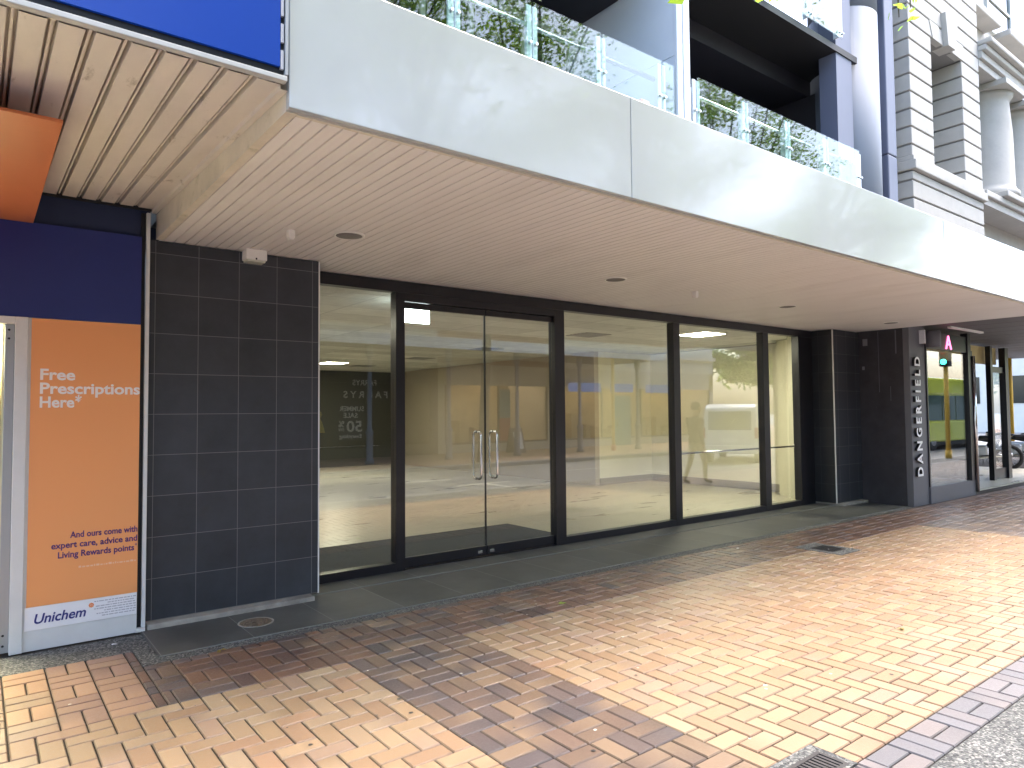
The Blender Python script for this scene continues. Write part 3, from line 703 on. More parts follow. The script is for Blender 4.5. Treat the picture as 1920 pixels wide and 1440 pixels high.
for j in range(7):
    x = .70 + random.uniform(0, .09) if j < 6 else .70
    while x < .955:
        w_ = random.uniform(.008, .03); mb.box(x, min(x + w_, .965), YW - .0008, YW, .165 + j * .0175, .165 + j * .0175 + .007); x += w_ + .005
part('small_print', mb, M['ink_grey'], wf)

# ------------------------------------------------------------------ apartment building above the canopy
ab = thing('apartment_building', 'white and charcoal apartment building with recessed balconies above the canopy', 'building', (6, 6, 3.6))
YB = 5.2
part('balcony_slab', MB().box(-3, 11.9, YB - .08, 9.5, 4.35, 4.58), M['dark_bay'], ab)
part('lower_wall', MB().box(-3, 12.4, 6.5, 6.7, 3.0, 4.35), M['dark_bay'], ab)
part('slab_edge', MB().box(-3, 6.5, YB + .1, YB + .9, 7.2, 7.3).box(6.74, 11.2, YB + .1, YB + .9, 7.2, 7.3), M['black'], ab)
part('upper_bay', MB().box(-3, 11.2, 8.2, 8.3, 7.3, 10.5).box(-3, 11.2, YB + .3, 8.2, 10.0, 10.5), M['dark_bay'], ab)
part('bay_ceiling', MB().box(-3, 6.5, YB + .901, 9.5, 6.93, 7.25).box(6.74, 11.2, YB + .901, 9.5, 6.93, 7.25), M['dark_bay'], ab)
part('blade_wall', MB().box(6.505, 6.735, YB + .02, 9.5, 4.58, 5.83).box(6.505, 6.735, YB + .02, 9.5, 5.838, 7.05).box(6.505, 6.735, YB + .02, 9.5, 7.058, 10.5).box(6.52, 6.72, YB + .05, 9.49, 4.58, 10.5), M['blade'], ab)
part('blade_edge', MB().box(6.50, 6.60, YB - .03, YB + .018, 4.4, 10.5, .008).box(6.62, 6.74, YB - .03, YB + .018, 4.4, 10.5, .008), M['blade'], ab)
part('bay_back_wall', MB().box(6.74, 11.2, 8.2, 8.3, 4.58, 6.93).box(8.9, 9.2, 7.6, 8.19, 4.58, 6.93).box(11.1, 11.2, 5.9, 8.2, 4.58, 6.93), M['dark_bay'], ab)
part('beam', MB().box(6.74, 11.1, 7.0, 7.4, 6.55, 6.929), M['dark_bay'], ab)
part('side_fin', MB().box(10.56, 11.05, YB + .12, YB + .4, 4.4, 10.5), M['fin'], ab)
mb = MB().lathe(11.58, 5.72, [(.54, 3.5), (.54, 8.18)], 40).lathe(11.58, 5.72, [(.533, 8.181), (.533, 8.193)], 40).lathe(11.58, 5.72, [(.54, 8.194), (.54, 11)], 40)
part('round_column', mb, M['blue_grey'], ab)
part('downpipe', MB().box(12.16, 12.50, YB + .08, YB + .4, 3.6, 5.93, .02).box(12.16, 12.50, YB + .08, YB + .4, 5.94, 11, .02).box(12.10, 12.3, YB + .4, 6.5, 3.6, 11), M['fin'], ab)
# window wall behind the left balcony
YWN = 7.1
mbf = MB(); xs = [-1.0, .3, 1.5, 2.7, 4.15, 4.85, 5.7, 6.5]
for x in xs: mbf.box(x - .035, x + .035, YWN - .04, YWN + .04, 4.66, 6.85)
mbf.box(-1.0, 6.5, YWN - .035, YWN + .035, 4.58, 4.66).box(-1, 6.5, YWN - .035, YWN + .035, 6.85, 6.93)
mbf.box(4.19, 4.81, YWN - .03, YWN + .03, 5.62, 5.68).box(2.74, 4.11, YWN - .03, YWN + .03, 6.3, 6.36)
wn = part('window', mbf, M['win_frame'], ab)
for a, b in zip(xs[:-1], xs[1:]):
    part('pane', MB().box(a + .035, b - .035, YWN - .008, YWN + .008, 4.66, 6.85), M['dark_pane'], wn)
part('curtain', MB().prism([(5.72 + .03 * k, YWN + .1 + .02 * (k % 2)) for k in range(24)] + [(5.72 + .03 * k, YWN + .16 + .02 * (k % 2)) for k in range(23, -1, -1)], 'Z', 4.7, 6.8), mat('green_curtain', (.35, .4, .25), .8), wn)

def balustrade(label, x0, x1, posts, z0, z1, drop=.25):
    t = thing('glass_balustrade', label, 'balustrade', ((x0 + x1) / 2, YB, z0), group='glass balustrades on the balconies')
    edges = [x0] + posts + [x1]
    for a, b in zip(edges[:-1], edges[1:]):
        if b - a > .2: part('glass_panel', MB().box(a + .012, b - .012, YB - .007, YB + .007, z0, z1), M['glass_b'], t)
    for p_ in posts:
        po = part('post', MB().box(p_ - .012, p_ + .012, YB + .032, YB + .12, z0 - drop, z1 - .1), M['blade'], t)
        for sx in (-.038, .038):
            part('plate', MB().box(p_ + sx - .028, p_ + sx + .028, YB + .012, YB + .03, z0 - drop, z1 - .035), M['blade'], po)
            for zz in (z1 - .42, z0 + .08): part('clamp', MB().tube([(p_ + sx, YB - .022, zz), (p_ + sx, YB + .012, zz)], .016, 10), M['steel'], po)
    part('handrail', MB().tube([(x0, YB + .12, z1 - .17), (x1, YB + .12, z1 - .17)], .028, 12), M['chrome'], t)
    return t
balustrade('glass balustrade in front of the windowed balcony left of the pale blade wall', -1.5, 6.48, [-.6, .4, 1.4, 2.4, 3.39, 4.31, 5.27, 6.26], 4.56, 5.68)
balustrade('glass balustrade in front of the dark balcony right of the pale blade wall', 6.76, 11.14, [6.90, 7.92, 8.93, 9.97, 10.97], 4.56, 5.68)
balustrade('glass balustrade one storey higher, near the round column', 6.76, 10.70, [7.7, 8.7, 9.6, 10.5], 7.35, 8.5, -.03)
fb = thing('paper_bag', 'small orange and white bag on the balcony edge behind the glass', 'bag', (6.05, 5.35, 4.58))
part('bag', MB().box(5.98, 6.13, 5.28, 5.4, 5.02, 5.2, .015), M['ink_orange'], fb)
part('label_patch', MB().box(6.02, 6.1, 5.272, 5.279, 5.06, 5.12), M['sign_white'], fb)
part('stack', MB().box(5.95, 6.16, 5.27, 5.42, 4.58, 5.02, .01), M['blade'], fb)

# ------------------------------------------------------------------ stone building and its shop on the right
sb = thing('stone_building', 'pale painted stone building with banded courses and half columns', 'building', (16, 6, 3))
def courses(mb, x0, x1, yf, yb, z0, z1, zj0, step=.3167, g=.017):
    """banded blocks with recessed joints"""
    z = zj0
    while z > z0: z -= step
    while z < z1:
        a, b = max(z + g, z0), min(z + step - g, z1)
        if b - a > .02:
            mb.box(x0, x1, yf, yb, a, b, .012)
        z += step
ZJ = 8.79
mb = MB()
courses(mb, 12.9, 13.84, YB, 6.2, 6.06, 8.47, ZJ); courses(mb, 15.27, 16.17, YB, 6.2, 6.06, 8.47, ZJ)
courses(mb, 12.9, 16.17, YB, 6.2, 4.0, 5.78, ZJ)
courses(mb, 12.9, 16.17, YB, 6.2, 8.49, 11.5, ZJ)
part('banded_pier', mb, M['stone'], sb)
part('joint_core', MB().box(12.925, 13.8, YB + .03, 6.2, 6.05, 8.48).box(15.31, 16.14, YB + .03, 6.2, 6.05, 8.48).box(12.925, 16.14, YB + .03, 6.2, 4.0, 5.78).box(12.925, 16.14, YB + .03, 6.2, 8.48, 11.5), M['groove'], sb)
part('niche', MB().box(13.8, 15.31, 5.95, 6.2, 6.0, 8.5).box(14.42, 14.56, 5.75, 5.949, 6.05, 8.48), M['stone'], sb)
part('ledge', MB().box(12.86, 16.22, YB - .07, 6.2, 5.80, 5.97, .015).box(12.88, 16.2, YB - .03, 6.2, 5.972, 6.055, .01), M['stone'], sb)
part('keystone', MB().prism([(14.42, 8.47), (14.74, 8.47), (14.90, 9.08), (14.32, 9.08)], 'Y', YB - .09, YB + .2), M['stone'], sb)
for xa, xb, tl in ((13.9, 14.36, -.14), (14.8, 15.25, .14)):
    mb = MB().prism([(xa + .02, 8.475), (xb - .02, 8.475), (xb + tl - .02, 8.78), (xa + tl + .02, 8.78)], 'Y', YB - .012, YB + .1)
    part('voussoir', mb, M['stone'], sb)
part('side_wall', MB().box(12.55, 12.9, YB + .32, 6.2, 3.6, 11.5), M['stone'], sb)
YR = 5.75
rb = part('recessed_wall', MB().box(16.17, 28, YR, YR + .4, 3.4, 12), M['stone'], sb)
for x in (17.75, 19.4, 21.6, 23.3):
    cpt = MB().lathe(x, YR - .12, [(.60, 6.2), (.60, 6.32), (.55, 6.36), (.52, 6.45), (.505, 7.6), (.46, 8.3), (.47, 8.36), (.5, 8.4), (.56, 8.5)], 28)
    cpt.box(x - .62, x + .62, YR - .74, YR, 8.5, 8.62, .01)
    part('half_column', cpt, M['stone'], sb)
part('balcony_ledge', MB().box(16.17, 28, YR - .62, YR, 5.93, 6.06, .02).box(16.17, 28, YR - .55, YR, 5.78, 5.928), M['stone'], sb)
for xa, xb in ((17.05, 18.4), (18.8, 20.1), (21, 24)): part('pedestal', MB().box(xa, xb, YR - .72, YR, 6.065, 6.19, .02), M['stone'], sb)
part('entablature', MB().box(16.17, 28, YR - .56, YR, 8.63, 8.78, .01).box(16.17, 28, YR - .62, YR, 8.785, 8.93, .01).box(16.17, 28, YR - .70, YR, 8.935, 9.05, .02).box(16.17, 28, YR - .80, YR, 9.055, 9.17, .03), M['stone'], sb)
for k in range(4):
    x = 16.9 + k * 1.5
    for dx, dz in ((0, 0), (.32, -.08), (.38, .06), (.72, -.06)): part('block_ornament', MB().box(x + dx, x + dx + .2, YR - .14, YR, 9.52 + dz, 9.68 + dz, .03), M['stone'], sb)
part('sill', MB().box(16.4, 18.3, YR - .35, YR, 10.25, 10.4, .02), M['stone'], sb); part('sill', MB().box(18.35, 21.5, YR - .5, YR, 10.05, 10.2, .03), M['stone'], sb)
for xa, xb, za, zb in ((18.32, 18.82, 6.2, 8.5), (20.2, 21.0, 6.2, 8.5), (22.2, 22.7, 6.2, 8.5), (18.4, 20.0, 10.42, 12)):
    w_ = part('window', MB().box(xa, xb, YR - .06, YR + .02, za, za + .06).box(xa, xa + .06, YR - .06, YR + .02, za + .06, zb).box(xb - .06, xb, YR - .06, YR + .02, za + .06, zb).box(xa, xb, YR - .05, YR + .02, (za + zb) / 2 - .03, (za + zb) / 2 + .03), M['win_frame'], sb)
    part('pane', MB().box(xa + .06, xb - .06, YR - .02, YR - .005, za + .06, zb), M['dark_pane'], w_)
part('rear_block', MB().box(13.0, 28, 12.5, 12.8, 0, 12), M['stone'], sb)
part('upper_floor', MB().box(12.6, 28, 6.2, 12.5, 3.3, 3.6), M['darksoffit'], sb)

dw = thing('party_wall', 'scuffed dark painted wall end beside the far tiled pier', 'wall', (12.25, 5.6, 0))
part('wall', MB().box(12.325, 12.5, 5.22, 6.7, -.05, 3.02), M['conc_dark'], dw)
part('fixing', MB().box(12.318, 12.325, 5.8, 5.88, 2.72, 2.84), mat('dull_fixing', (.2, .2, .22), .6), dw); part('fixing', MB().box(12.318, 12.325, 5.86, 5.9, 2.3, 2.36), mat('dull_fixing', (.2, .2, .22), .6), dw)
for a in ((5.615, 5.622, 1.9, 2.95), (5.43, 5.437, 1.75, 2.0), (5.32, 5.34, 2.55, 2.95)): part('scratch', MB().box(12.3225, 12.325, *a), M['shop_grey'], dw)
ds = thing('corner_shop', 'grey painted corner shop with one large window and a glass entrance', 'shopfront', (14, 5.2, 0))
part('pilaster', MB().box(12.33, 12.93, 5.12, 5.219, -.02, 3.02).box(12.502, 12.93, 5.219, 5.6, -.02, 3.02), M['shop_grey'], ds)
mb = MB(); put_text(mb, text_mesh('A', width=.26, height=.26, extr=.012), (13.75, 5.098, 2.68), *FX); part('pink_letter', mb, M['pink_neon'], ds)
part('base', MB().box(12.93, 14.95, 5.09, 5.4, -.02, .27, .006).box(14.95, 15.0, 5.11, 5.9, -.02, .25), M['shop_grey'], ds)
mb = MB().box(12.932, 12.97, 5.1, 5.16, .27, 2.95).box(14.72, 14.86, 5.08, 5.2, .27, 3.02).box(14.9, 14.98, 5.1, 5.16, .1, 2.7).box(12.97, 14.72, 5.1, 5.16, 2.66, 2.95)
part('window_frame', mb, M['black_alu'], ds)
part('window_pane', MB().box(12.97, 14.72, 5.125, 5.135, .27, 2.66), M['glass'], ds)
part('corner_tube', MB().tube([(14.93, 5.07, .05), (14.93, 5.07, 2.6)], .035, 12), M['chrome'], ds)
dr = part('door_frame', MB().box(16.9, 17.1, 5.9, 6.0, 0, 3.0).box(18.75, 18.95, 5.72, 5.85, 0, 3.0).box(17.9, 18.02, 5.74, 5.84, 0, 3.0).box(18.02, 18.75, 5.76, 5.82, 2.42, 2.55).box(18.02, 18.75, 5.76, 5.82, .03, .26), M['black_alu'], ds)
part('door_pane', MB().box(18.02, 18.75, 5.785, 5.795, .26, 2.42), M['glass'], dr)
part('entry_wall', MB().box(16.78, 16.88, 5.86, 9.0, 0, 3.05), M['conc_dark'], ds)
part('entry_header', MB().box(15.0, 18.75, 5.9, 6.0, 2.62, 3.0), mat('cream_header', (.55, .45, .2), .6), ds)
part('inside_wall', MB().box(12.62, 17.0, 7.6, 7.7, .014, 3.05), M['conc_dark'], ds)
panel('corner_shop_floor', 12.52, 22, 5.3, 12.4, -.1, .012, M['vinyl'])
sg = thing('vertical_shop_sign', 'white raised letters reading DANGERFIELD up the grey pilaster', 'sign', (12.5, 5.12, 1.5))
mb = MB(); put_text(mb, text_mesh('DANGERFIELD', width=2.0, height=.20, extr=.045, bold=.032, spacing=1.5), (12.605, 5.119, .485), (0, 0, 1), (-1, 0, 0), (0, -1, 0), 0, 1)
part('lettering', mb, [M['letters'], M['black']], sg)
ws = thing('wall_speaker', 'grey outdoor speaker under the canopy above the raised letters', 'speaker', (12.95, 5.0, 2.85))
part('cabinet', MB().lathe(12.98, 5.0, [(.10, 2.66), (.115, 2.68), (.12, 2.92), (.11, 2.94)], 20), M['shop_grey'], ws)
part('bracket', MB().box(12.72, 12.76, 5.03, 5.118, 2.72, 2.95), M['letters'], ws)
rc = thing('dark_canopy', 'dark low canopy over the corner shop beyond the white canopy', 'canopy', (16, 4.3, 3.1))
mb = MB()
for k in range(12): mb.box(12.34 + k * .75, 13.06 + k * .75, 3.12, 8.0, 3.06, 3.1)
part('soffit', mb, M['darksoffit'], rc)
part('fascia', MB().box(12.34, 21.4, 3.06, 3.11, 3.03, 3.6), M['darksoffit'], rc)
part('strip_light', MB().box(13.5, 15.0, 4.9, 4.96, 3.02, 3.055), M['white_plastic'], rc)

# ------------------------------------------------------------------ street: things further along and opposite (seen direct or in the glass)
def lampless_pole(x, y, h, label, signal):
    t = thing('traffic_signal' if signal else 'yellow_pole', label, 'traffic light' if signal else 'pole', (x, y, 0))
    part('pole', MB().tube([(x, y, -.1), (x, y, h)], .07, 14), M['yellow_pole'], t)
    part('foot', MB().tube([(x, y, -.1), (x, y, .25)], .1, 14), M['yellow_pole'] if signal else M['moto_red'], t)
    if signal:
        hd = part('signal_head', MB().box(x - .16, x + .16, y - .14, y + .14, h - .2, h + .8, .03), M['black'], t)
        mb = MB()
        for z in (h - .05, ): mb.tube([(x - .175, y, z), (x - .155, y, z)], .09, 14)
        part('green_lens', mb, M['green_lit'], hd)
        mb = MB()
        for z in (h + .27, h + .58): mb.tube([(x - .175, y, z), (x - .155, y, z)], .09, 14)
        part('dark_lens', mb, M['red_lens'], hd)
lampless_pole(25.2, .9, 3.2, 'yellow traffic signal pole showing green at the street corner', True)
lampless_pole(27.6, 8.3, 4.2, 'tall yellow pole with an orange foot beyond the corner shop', False)
lampless_pole(21.0, -7.6, 4.0, 'yellow pole on the opposite footpath, mirrored in the shop glass', False)

def wheel(t, x, y, z, r, w_):
    wm = MB(); n = 24
    for k in range(n):
        pass
    ty = MB().tube([(x, y - w_ / 2, z), (x, y - w_ / 2 + .02, z), (x, y + w_ / 2 - .02, z), (x, y + w_ / 2, z)], [r * .93, r, r, r * .93], 22)
    o = part('wheel', ty, M['tyre'], t)
    part('rim', MB().tube([(x, y - w_ / 2 - .006, z), (x, y + w_ / 2 + .006, z)], r * .6, 18), M['rim'], o)
def van(x, y):
    t = thing('white_van', 'white van driving away along the street, mirrored in the shop glass', 'van', (x, y, -.14))
    z = -.14; L, W = 4.7, .92
    prof = [(x, z + .35), (x, z + 1.0), (x + .12, z + 1.85), (x + .3, z + 1.97), (x + 2.9, z + 1.98), (x + 3.3, z + 1.88), (x + 4.0, z + 1.2), (x + 4.6, z + 1.0), (x + 4.7, z + .7), (x + 4.66, z + .35)]
    bm = bmesh.new(); n = len(prof)
    m_ = MB().prism(prof, 'Y', y - W, y + W)
    bm_ = bmesh.new(); vs = [bm_.verts.new(v) for v in m_.v]
    for f in m_.f: bm_.faces.new([vs[i] for i in f])
    for v in vs:
        if v.co.z > z + 1.1: v.co.y = y + (v.co.y - y) * .88
    bmesh.ops.bevel(bm_, geom=bm_.edges[:], offset=.06, segments=3, affect='EDGES', profile=.5)
    bm_.verts.index_update(); m2 = MB(); m2.add([v.co[:] for v in bm_.verts], [[v.index for v in f.verts] for f in bm_.faces], smooth=True); bm_.free(); bm.free()
    bd = part('body', m2, M['white_van'], t)
    part('rear_window', MB().prism([(x + .01, z + 1.12), (x + .095, z + 1.72), (x + .07, z + 1.73), (x - .015, z + 1.13)], 'Y', y - .68, y + .68), M['veh_glass'], bd)
    part('side_window', MB().box(x + .7, x + 3.1, y - W * .955, y + W * .955, z + 1.2, z + 1.68), M['veh_glass'], bd)
    part('windscreen', MB().prism([(x + 3.36, z + 1.78), (x + 3.92, z + 1.24), (x + 3.97, z + 1.27), (x + 3.42, z + 1.82)], 'Y', y - .66, y + .66), M['veh_glass'], bd)
    for s_ in (-1, 1):
        part('tail_light', MB().box(x - .02, x + .05, y + s_ * .84 - .06, y + s_ * .84 + .06, z + .85, z + 1.2, .01), M['red_lens'], t)
    part('bumper', MB().box(x - .07, x + .08, y - .88, y + .88, z + .36, z + .62, .03), M['white_van'], t)
    part('number_plate', MB().box(x - .03, x - .005, y - .26, y + .26, z + .72, z + .84), M['sign_white'], t)
    part('wiper', MB().tube([(x - .02, y - .1, z + 1.14), (x + .04, y + .2, z + 1.5)], .012, 6), M['black'], t)
    for xx in (x + .85, x + 3.85):
        for s_ in (-1, 1): wheel(t, xx, y + s_ * .8, z + .33, .33, .22)
    t.rotation_euler = (0, 0, R(-27))
van(19.6, -1.0)
def bus(x, y):
    t = thing('yellow_bus', 'yellow city bus on the street beyond the corner shop', 'bus', (x, y, -.14))
    z = -.14
    part('body', MB().box(x, x + 11, y - 1.25, y + 1.25, z + .35, z + 1.25, .08).box(x, x + 11, y - 1.25, y + 1.25, z + 2.35, z + 3.1, .1).box(x + .1, x + 10.9, y - 1.2, y + 1.2, z + 1.2, z + 2.4), M['bus_yellow'], t)
    for k in range(7):
        part('side_window', MB().box(x + .5 + k * 1.45, x + 1.85 + k * 1.45, y - 1.235, y + 1.235, z + 1.27, z + 2.33), M['veh_glass'], t)
    part('windscreen', MB().box(x - .02, x + .05, y - 1.1, y + 1.1, z + 1.0, z + 2.4, .02), M['veh_glass'], t)
    part('skirt', MB().box(x + .2, x + 10.8, y - 1.2, y + 1.2, z + .2, z + .36), M['black'], t)
    for s_ in (-1, 1): part('headlight', MB().box(x - .03, x + .05, y + s_ * .95 - .15, y + s_ * .95 + .15, z + .6, z + .8, .02), M['sign_white'], t)
    for xx in (x + 2.4, x + 8.6):
        for s_ in (-1, 1): wheel(t, xx, y + s_ * 1.08, z + .48, .48, .3)
bus(29.6, -3.4)
def motorcycle(x, y, rz, label):
    t = thing('motorcycle', label, 'motorcycle', (x, y, 0), group='motorcycles parked beyond the corner shop')
    for xx in (x - .68, x + .68):
        ring = [(xx + .29 * math.cos(a), y, .31 + .29 * math.sin(a)) for a in [2 * math.pi * k / 20 for k in range(21)]]
        o = part('wheel', MB().tube(ring, .05, 8, cap=False), M['tyre'], t)
        mb = MB()
        for k in range(6):
            a = math.pi * k / 6; mb.tube([(xx - .27 * math.cos(a), y, .31 - .27 * math.sin(a)), (xx + .27 * math.cos(a), y, .31 + .27 * math.sin(a))], .008, 5)
        part('rim', mb, M['rim'], o)
    part('frame', MB().tube([(x + .68, y, .31), (x + .42, y, .85), (x + .1, y, .8), (x - .3, y, .72), (x - .68, y, .31), (x - .1, y, .3), (x + .3, y, .45), (x + .42, y, .85)], .04, 8), M['moto_black'], t)
    part('engine', MB().box(x - .22, x + .26, y - .16, y + .16, .25, .62, .05), M['steel'], t)
    part('fuel_tank', MB().lathe(0, 0, [(.02, -.25), (.13, -.16), (.17, .02), (.12, .2), (.02, .27)], 16), M['moto_red'], t)
    tk = t.children[-1]; tk.data.transform(Matrix.Translation((t.location.x, t.location.y, t.location.z)) if False else Matrix.Identity(4))
    tk.data.transform(Matrix.Translation(t.location)); tk.data.transform(Matrix.Rotation(math.pi / 2, 4, 'Y')); tk.data.transform(Matrix.Translation((.15, 0, .86)))
    part('seat', MB().box(x - .62, x - .02, y - .14, y + .14, .76, .88, .05), M['black'], t)
    part('handlebar', MB().tube([(x + .3, y - .36, 1.02), (x + .42, y - .2, 1.0), (x + .42, y + .2, 1.0), (x + .3, y + .36, 1.02)], .016, 8), M['chrome'], t)
    part('headlight', MB().box(x + .44, x + .6, y - .09, y + .09, .78, .96, .04), M['chrome'], t)
    part('exhaust', MB().tube([(x + .1, y + .18, .3), (x - .75, y + .2, .38)], [.03, .055], 10), M['chrome'], t)
    t.rotation_euler = (0, 0, rz)
    return t
m1 = motorcycle(22.9, 6.9, R(110), 'black motorcycle with orange tank beside the tall yellow pole')
m2_ = copy_tree(m1); m2_.location = (21.6, 7.3, 0); m2_['label'] = 'black motorcycle seen through the corner shop door glass'
m3_ = copy_tree(m1); m3_.location = (24.6, 7.2, 0); m3_['label'] = 'black motorcycle farther down the row, half hidden by the first one'

# ------------------------------------------------------------------ pedestrian
def person(loc, rz, label, mats):
    J = {}; E = []
    def j(n, co, r, par=None):
        J[n] = (Vector(co), r)
        if par: E.append((par, n))
    j('pel', (0, 0, .95), .145); j('wst', (0, 0, 1.08), .135, 'pel'); j('chs', (.01, 0, 1.30), .16, 'wst'); j('nk0', (0, 0, 1.46), .075, 'chs'); j('nk1', (.02, 0, 1.54), .055, 'nk0')
    j('hd0', (.04, 0, 1.60), .085, 'nk1'); j('hd1', (.035, 0, 1.68), .098, 'hd0'); j('hd2', (.02, 0, 1.755), .06, 'hd1'); j('nose', (.145, 0, 1.655), .014, 'hd1')
    for s_, n, sw in ((1, 'l', 1), (-1, 'r', -1)):
        j('hip' + n, (0, .10 * s_, .90), .10, 'pel'); j('kne' + n, (.12 * sw + .03, .10 * s_, .50), .066, 'hip' + n); j('ank' + n, (.22 * sw - .06, .10 * s_, .09), .044, 'kne' + n); j('toe' + n, (.22 * sw + .13, .11 * s_, .045), .036, 'ank' + n)
        j('sho' + n, (0, .19 * s_, 1.41), .078, 'chs'); j('elb' + n, (-.08 * sw - .02, .255 * s_, 1.13), .052, 'sho' + n); j('wri' + n, (-.10 * sw + .07, .255 * s_, .89), .034, 'elb' + n)
        hx = -.10 * sw + .09; j('plm' + n, (hx, .255 * s_, .83), .034, 'wri' + n)
        for q in range(4):
            ox = -.03 + .02 * q; ln = (.07, .08, .075, .06)[q]
            j(f'f{q}a' + n, (hx + ox, .25 * s_, .78), .0095, 'plm' + n); j(f'f{q}b' + n, (hx + ox + .005, .24 * s_, .78 - ln), .008, f'f{q}a' + n)
        j('tha' + n, (hx + .045, .235 * s_, .81), .010, 'plm' + n); j('thb' + n, (hx + .06, .225 * s_, .765), .0085, 'tha' + n)
    names = list(J); me = bpy.data.meshes.new('person_body'); me.from_pydata([J[n][0] for n in names], [(names.index(a), names.index(b)) for a, b in E], [])
    o = bpy.data.objects.new('body', me); COL.objects.link(o)
    sk = o.modifiers.new('skin', 'SKIN'); ss = o.modifiers.new('sub', 'SUBSURF'); ss.levels = 2; ss.render_levels = 2
    for i, n in enumerate(names):
        v = me.skin_vertices[0].data[i]; v.radius = (J[n][1], J[n][1]); v.use_root = (n == 'pel')
    bpy.context.view_layer.update(); dg = bpy.context.evaluated_depsgraph_get(); me2 = bpy.data.meshes.new_from_object(o.evaluated_get(dg))
    bpy.data.objects.remove(o); o = bpy.data.objects.new('body', me2); COL.objects.link(o)
    me2.materials.clear()
    for m_ in mats: me2.materials.append(m_)
    for p_ in me2.polygons:
        c = p_.center; p_.use_smooth = True
        if c.z > 1.49: p_.material_index = 2
        elif abs(c.y) > .18 and c.z < .875 and c.z > .6: p_.material_index = 2
        elif c.z > .90 or (abs(c.y) > .2 and c.z > .7): p_.material_index = 0
        elif c.z < .10: p_.material_index = 3
        else: p_.material_index = 1
    t = thing('person', label, 'person', loc, rz); o.parent = t
    hb = MB(); 
    bm = bmesh.new(); bmesh.ops.create_icosphere(bm, subdivisions=3, radius=1)
    for v in bm.verts:
        v.co = Vector((v.co.x * .112 - .0, v.co.y * .098, v.co.z * .105)); v.co *= 1 + .05 * math.sin(v.co.x * 90) * math.sin(v.co.y * 80)
        v.co += Vector((.0, 0, 1.715))
    geom = [f for f in bm.faces if f.calc_center_median().z < 1.63 or (f.calc_center_median().x > .055 and f.calc_center_median().z < 1.745)]
    bmesh.ops.delete(bm, geom=geom, context='FACES')
    mh = bpy.data.meshes.new('hair'); bm.to_mesh(mh); bm.free(); mh.materials.append(M['hair'])
    h = bpy.data.objects.new('hair', mh); COL.objects.link(h); h.parent = t
    for s_ in (-1, 1): MB().lathe(.128, .034 * s_, [(.004, 1.669), (.010, 1.675), (.004, 1.681)], 8).build('eye', M['black']).parent = t
    mb = MB().box(.118, .126, -.024, .024, 1.605, 1.612); mb.build('mouth', M['red_lens']).parent = t
    for s_ in (-1, 1): MB().box(.0, .035, .097 * s_ - .012, .097 * s_ + .012, 1.635, 1.695, .008).build('ear', M['skin']).parent = t
    return t
person((12.6, 3.05, 0), R(10), 'pedestrian in brown jacket and pale trousers walking, mirrored in the shop glass', [M['jacket'], M['trouser'], M['skin'], M['shoe']])

# ------------------------------------------------------------------ opposite side of the street
ZO = .012
def opp_building(name, label, x0, x1, h, wallm, infill, lit):
    t = thing(name, label, 'building', ((x0 + x1) / 2, -11, ZO))
    part('upper_wall', MB().box(x0, x1, -20, -10.7, 3.6, h), wallm, t)
    part('ground_wall', MB().box(x0, x0 + .35, -20, -10.7, ZO, 3.6).box(x1 - .35, x1, -20, -10.7, ZO, 3.6).box(x0, x1, -10.85, -10.7, 2.75, 3.6).box(x0 + .35, x1 - .35, -10.85, -10.7, ZO, .35).box(x0, x1, -20, -19.8, ZO, 3.6), infill, t)
    part('back_wall', MB().box(x0 + .35, x1 - .35, -13.6, -13.5, ZO, 3.5), infill if not lit else M['opp_in'], t)
    part('cornice', MB().box(x0, x1, -10.7, -10.35, h - .5, h - .2).box(x0, x1, -10.7, -10.5, 4.3, 4.5), wallm, t)
    n = max(2, int((x1 - x0) / 2.2)); z = 5.2
    while z + 2 < h - .6:
        for k in range(n):
            xc = x0 + (x1 - x0) * (k + .5) / n
            w_ = part('window', MB().box(xc - .6, xc + .6, -10.7, -10.6, z - .12, z).box(xc - .6, xc - .52, -10.7, -10.62, z, z + 1.8).box(xc + .52, xc + .6, -10.7, -10.62, z, z + 1.8).box(xc - .6, xc + .6, -10.7, -10.62, z + 1.8, z + 1.9), M['opp_pale'], t)
            part('pane', MB().box(xc - .52, xc + .52, -10.69, -10.66, z, z + 1.8), M['dark_pane'], w_)
        z += 3.3
    mb = MB().box(x0 + .35, x1 - .35, -10.74, -10.70, .35, .43); nn = max(2, int((x1 - x0) / 2.5))
    for k in range(nn + 1):
        xx = x0 + .35 + (x1 - x0 - .7) * k / nn; mb.box(xx - .04, xx + .04, -10.78, -10.7, .43, 2.75)
    part('shop_frame', mb, M['black_alu'], t)
    if lit:
        for k in range(nn): xx = x0 + .35 + (x1 - x0 - .7) * (k + .5) / nn; part('shop_lamp', MB().box(xx - .5, xx + .5, -12.9, -11.6, 3.3, 3.34), M['opp_lit'], t)
        random.seed(int(x0)); xx = x0 + .6
        while xx < x1 - 1:
            ww = random.uniform(.25, .6); part('display_shelf', MB().box(xx, xx + ww, -13.3, -12.4, ZO, random.uniform(.5, 1.7)), M['opp_in'], t); xx += ww + random.uniform(.1, .6)
    return t
b1 = opp_building('opposite_building', 'dark fashion shop across the street with a sale window, mirrored in the glass', 3.0, 14.4, 7.6, M['opp_wall'], M['opp_dark'], False)
b2 = opp_building('opposite_building', 'brick building across the street with a warmly lit shop', 14.4, 20.4, 8.4, M['opp_brick'], M['opp_wall'], True)
b3 = opp_building('opposite_building', 'pale building across the street with blue lit signs', 20.4, 32, 7.6, M['opp_pale'], M['opp_wall'], True)
b4 = opp_building('opposite_building', 'plain rendered building across the street behind the camera', -14, 3.0, 7.6, M['opp_wall'], M['opp_dark'], False)
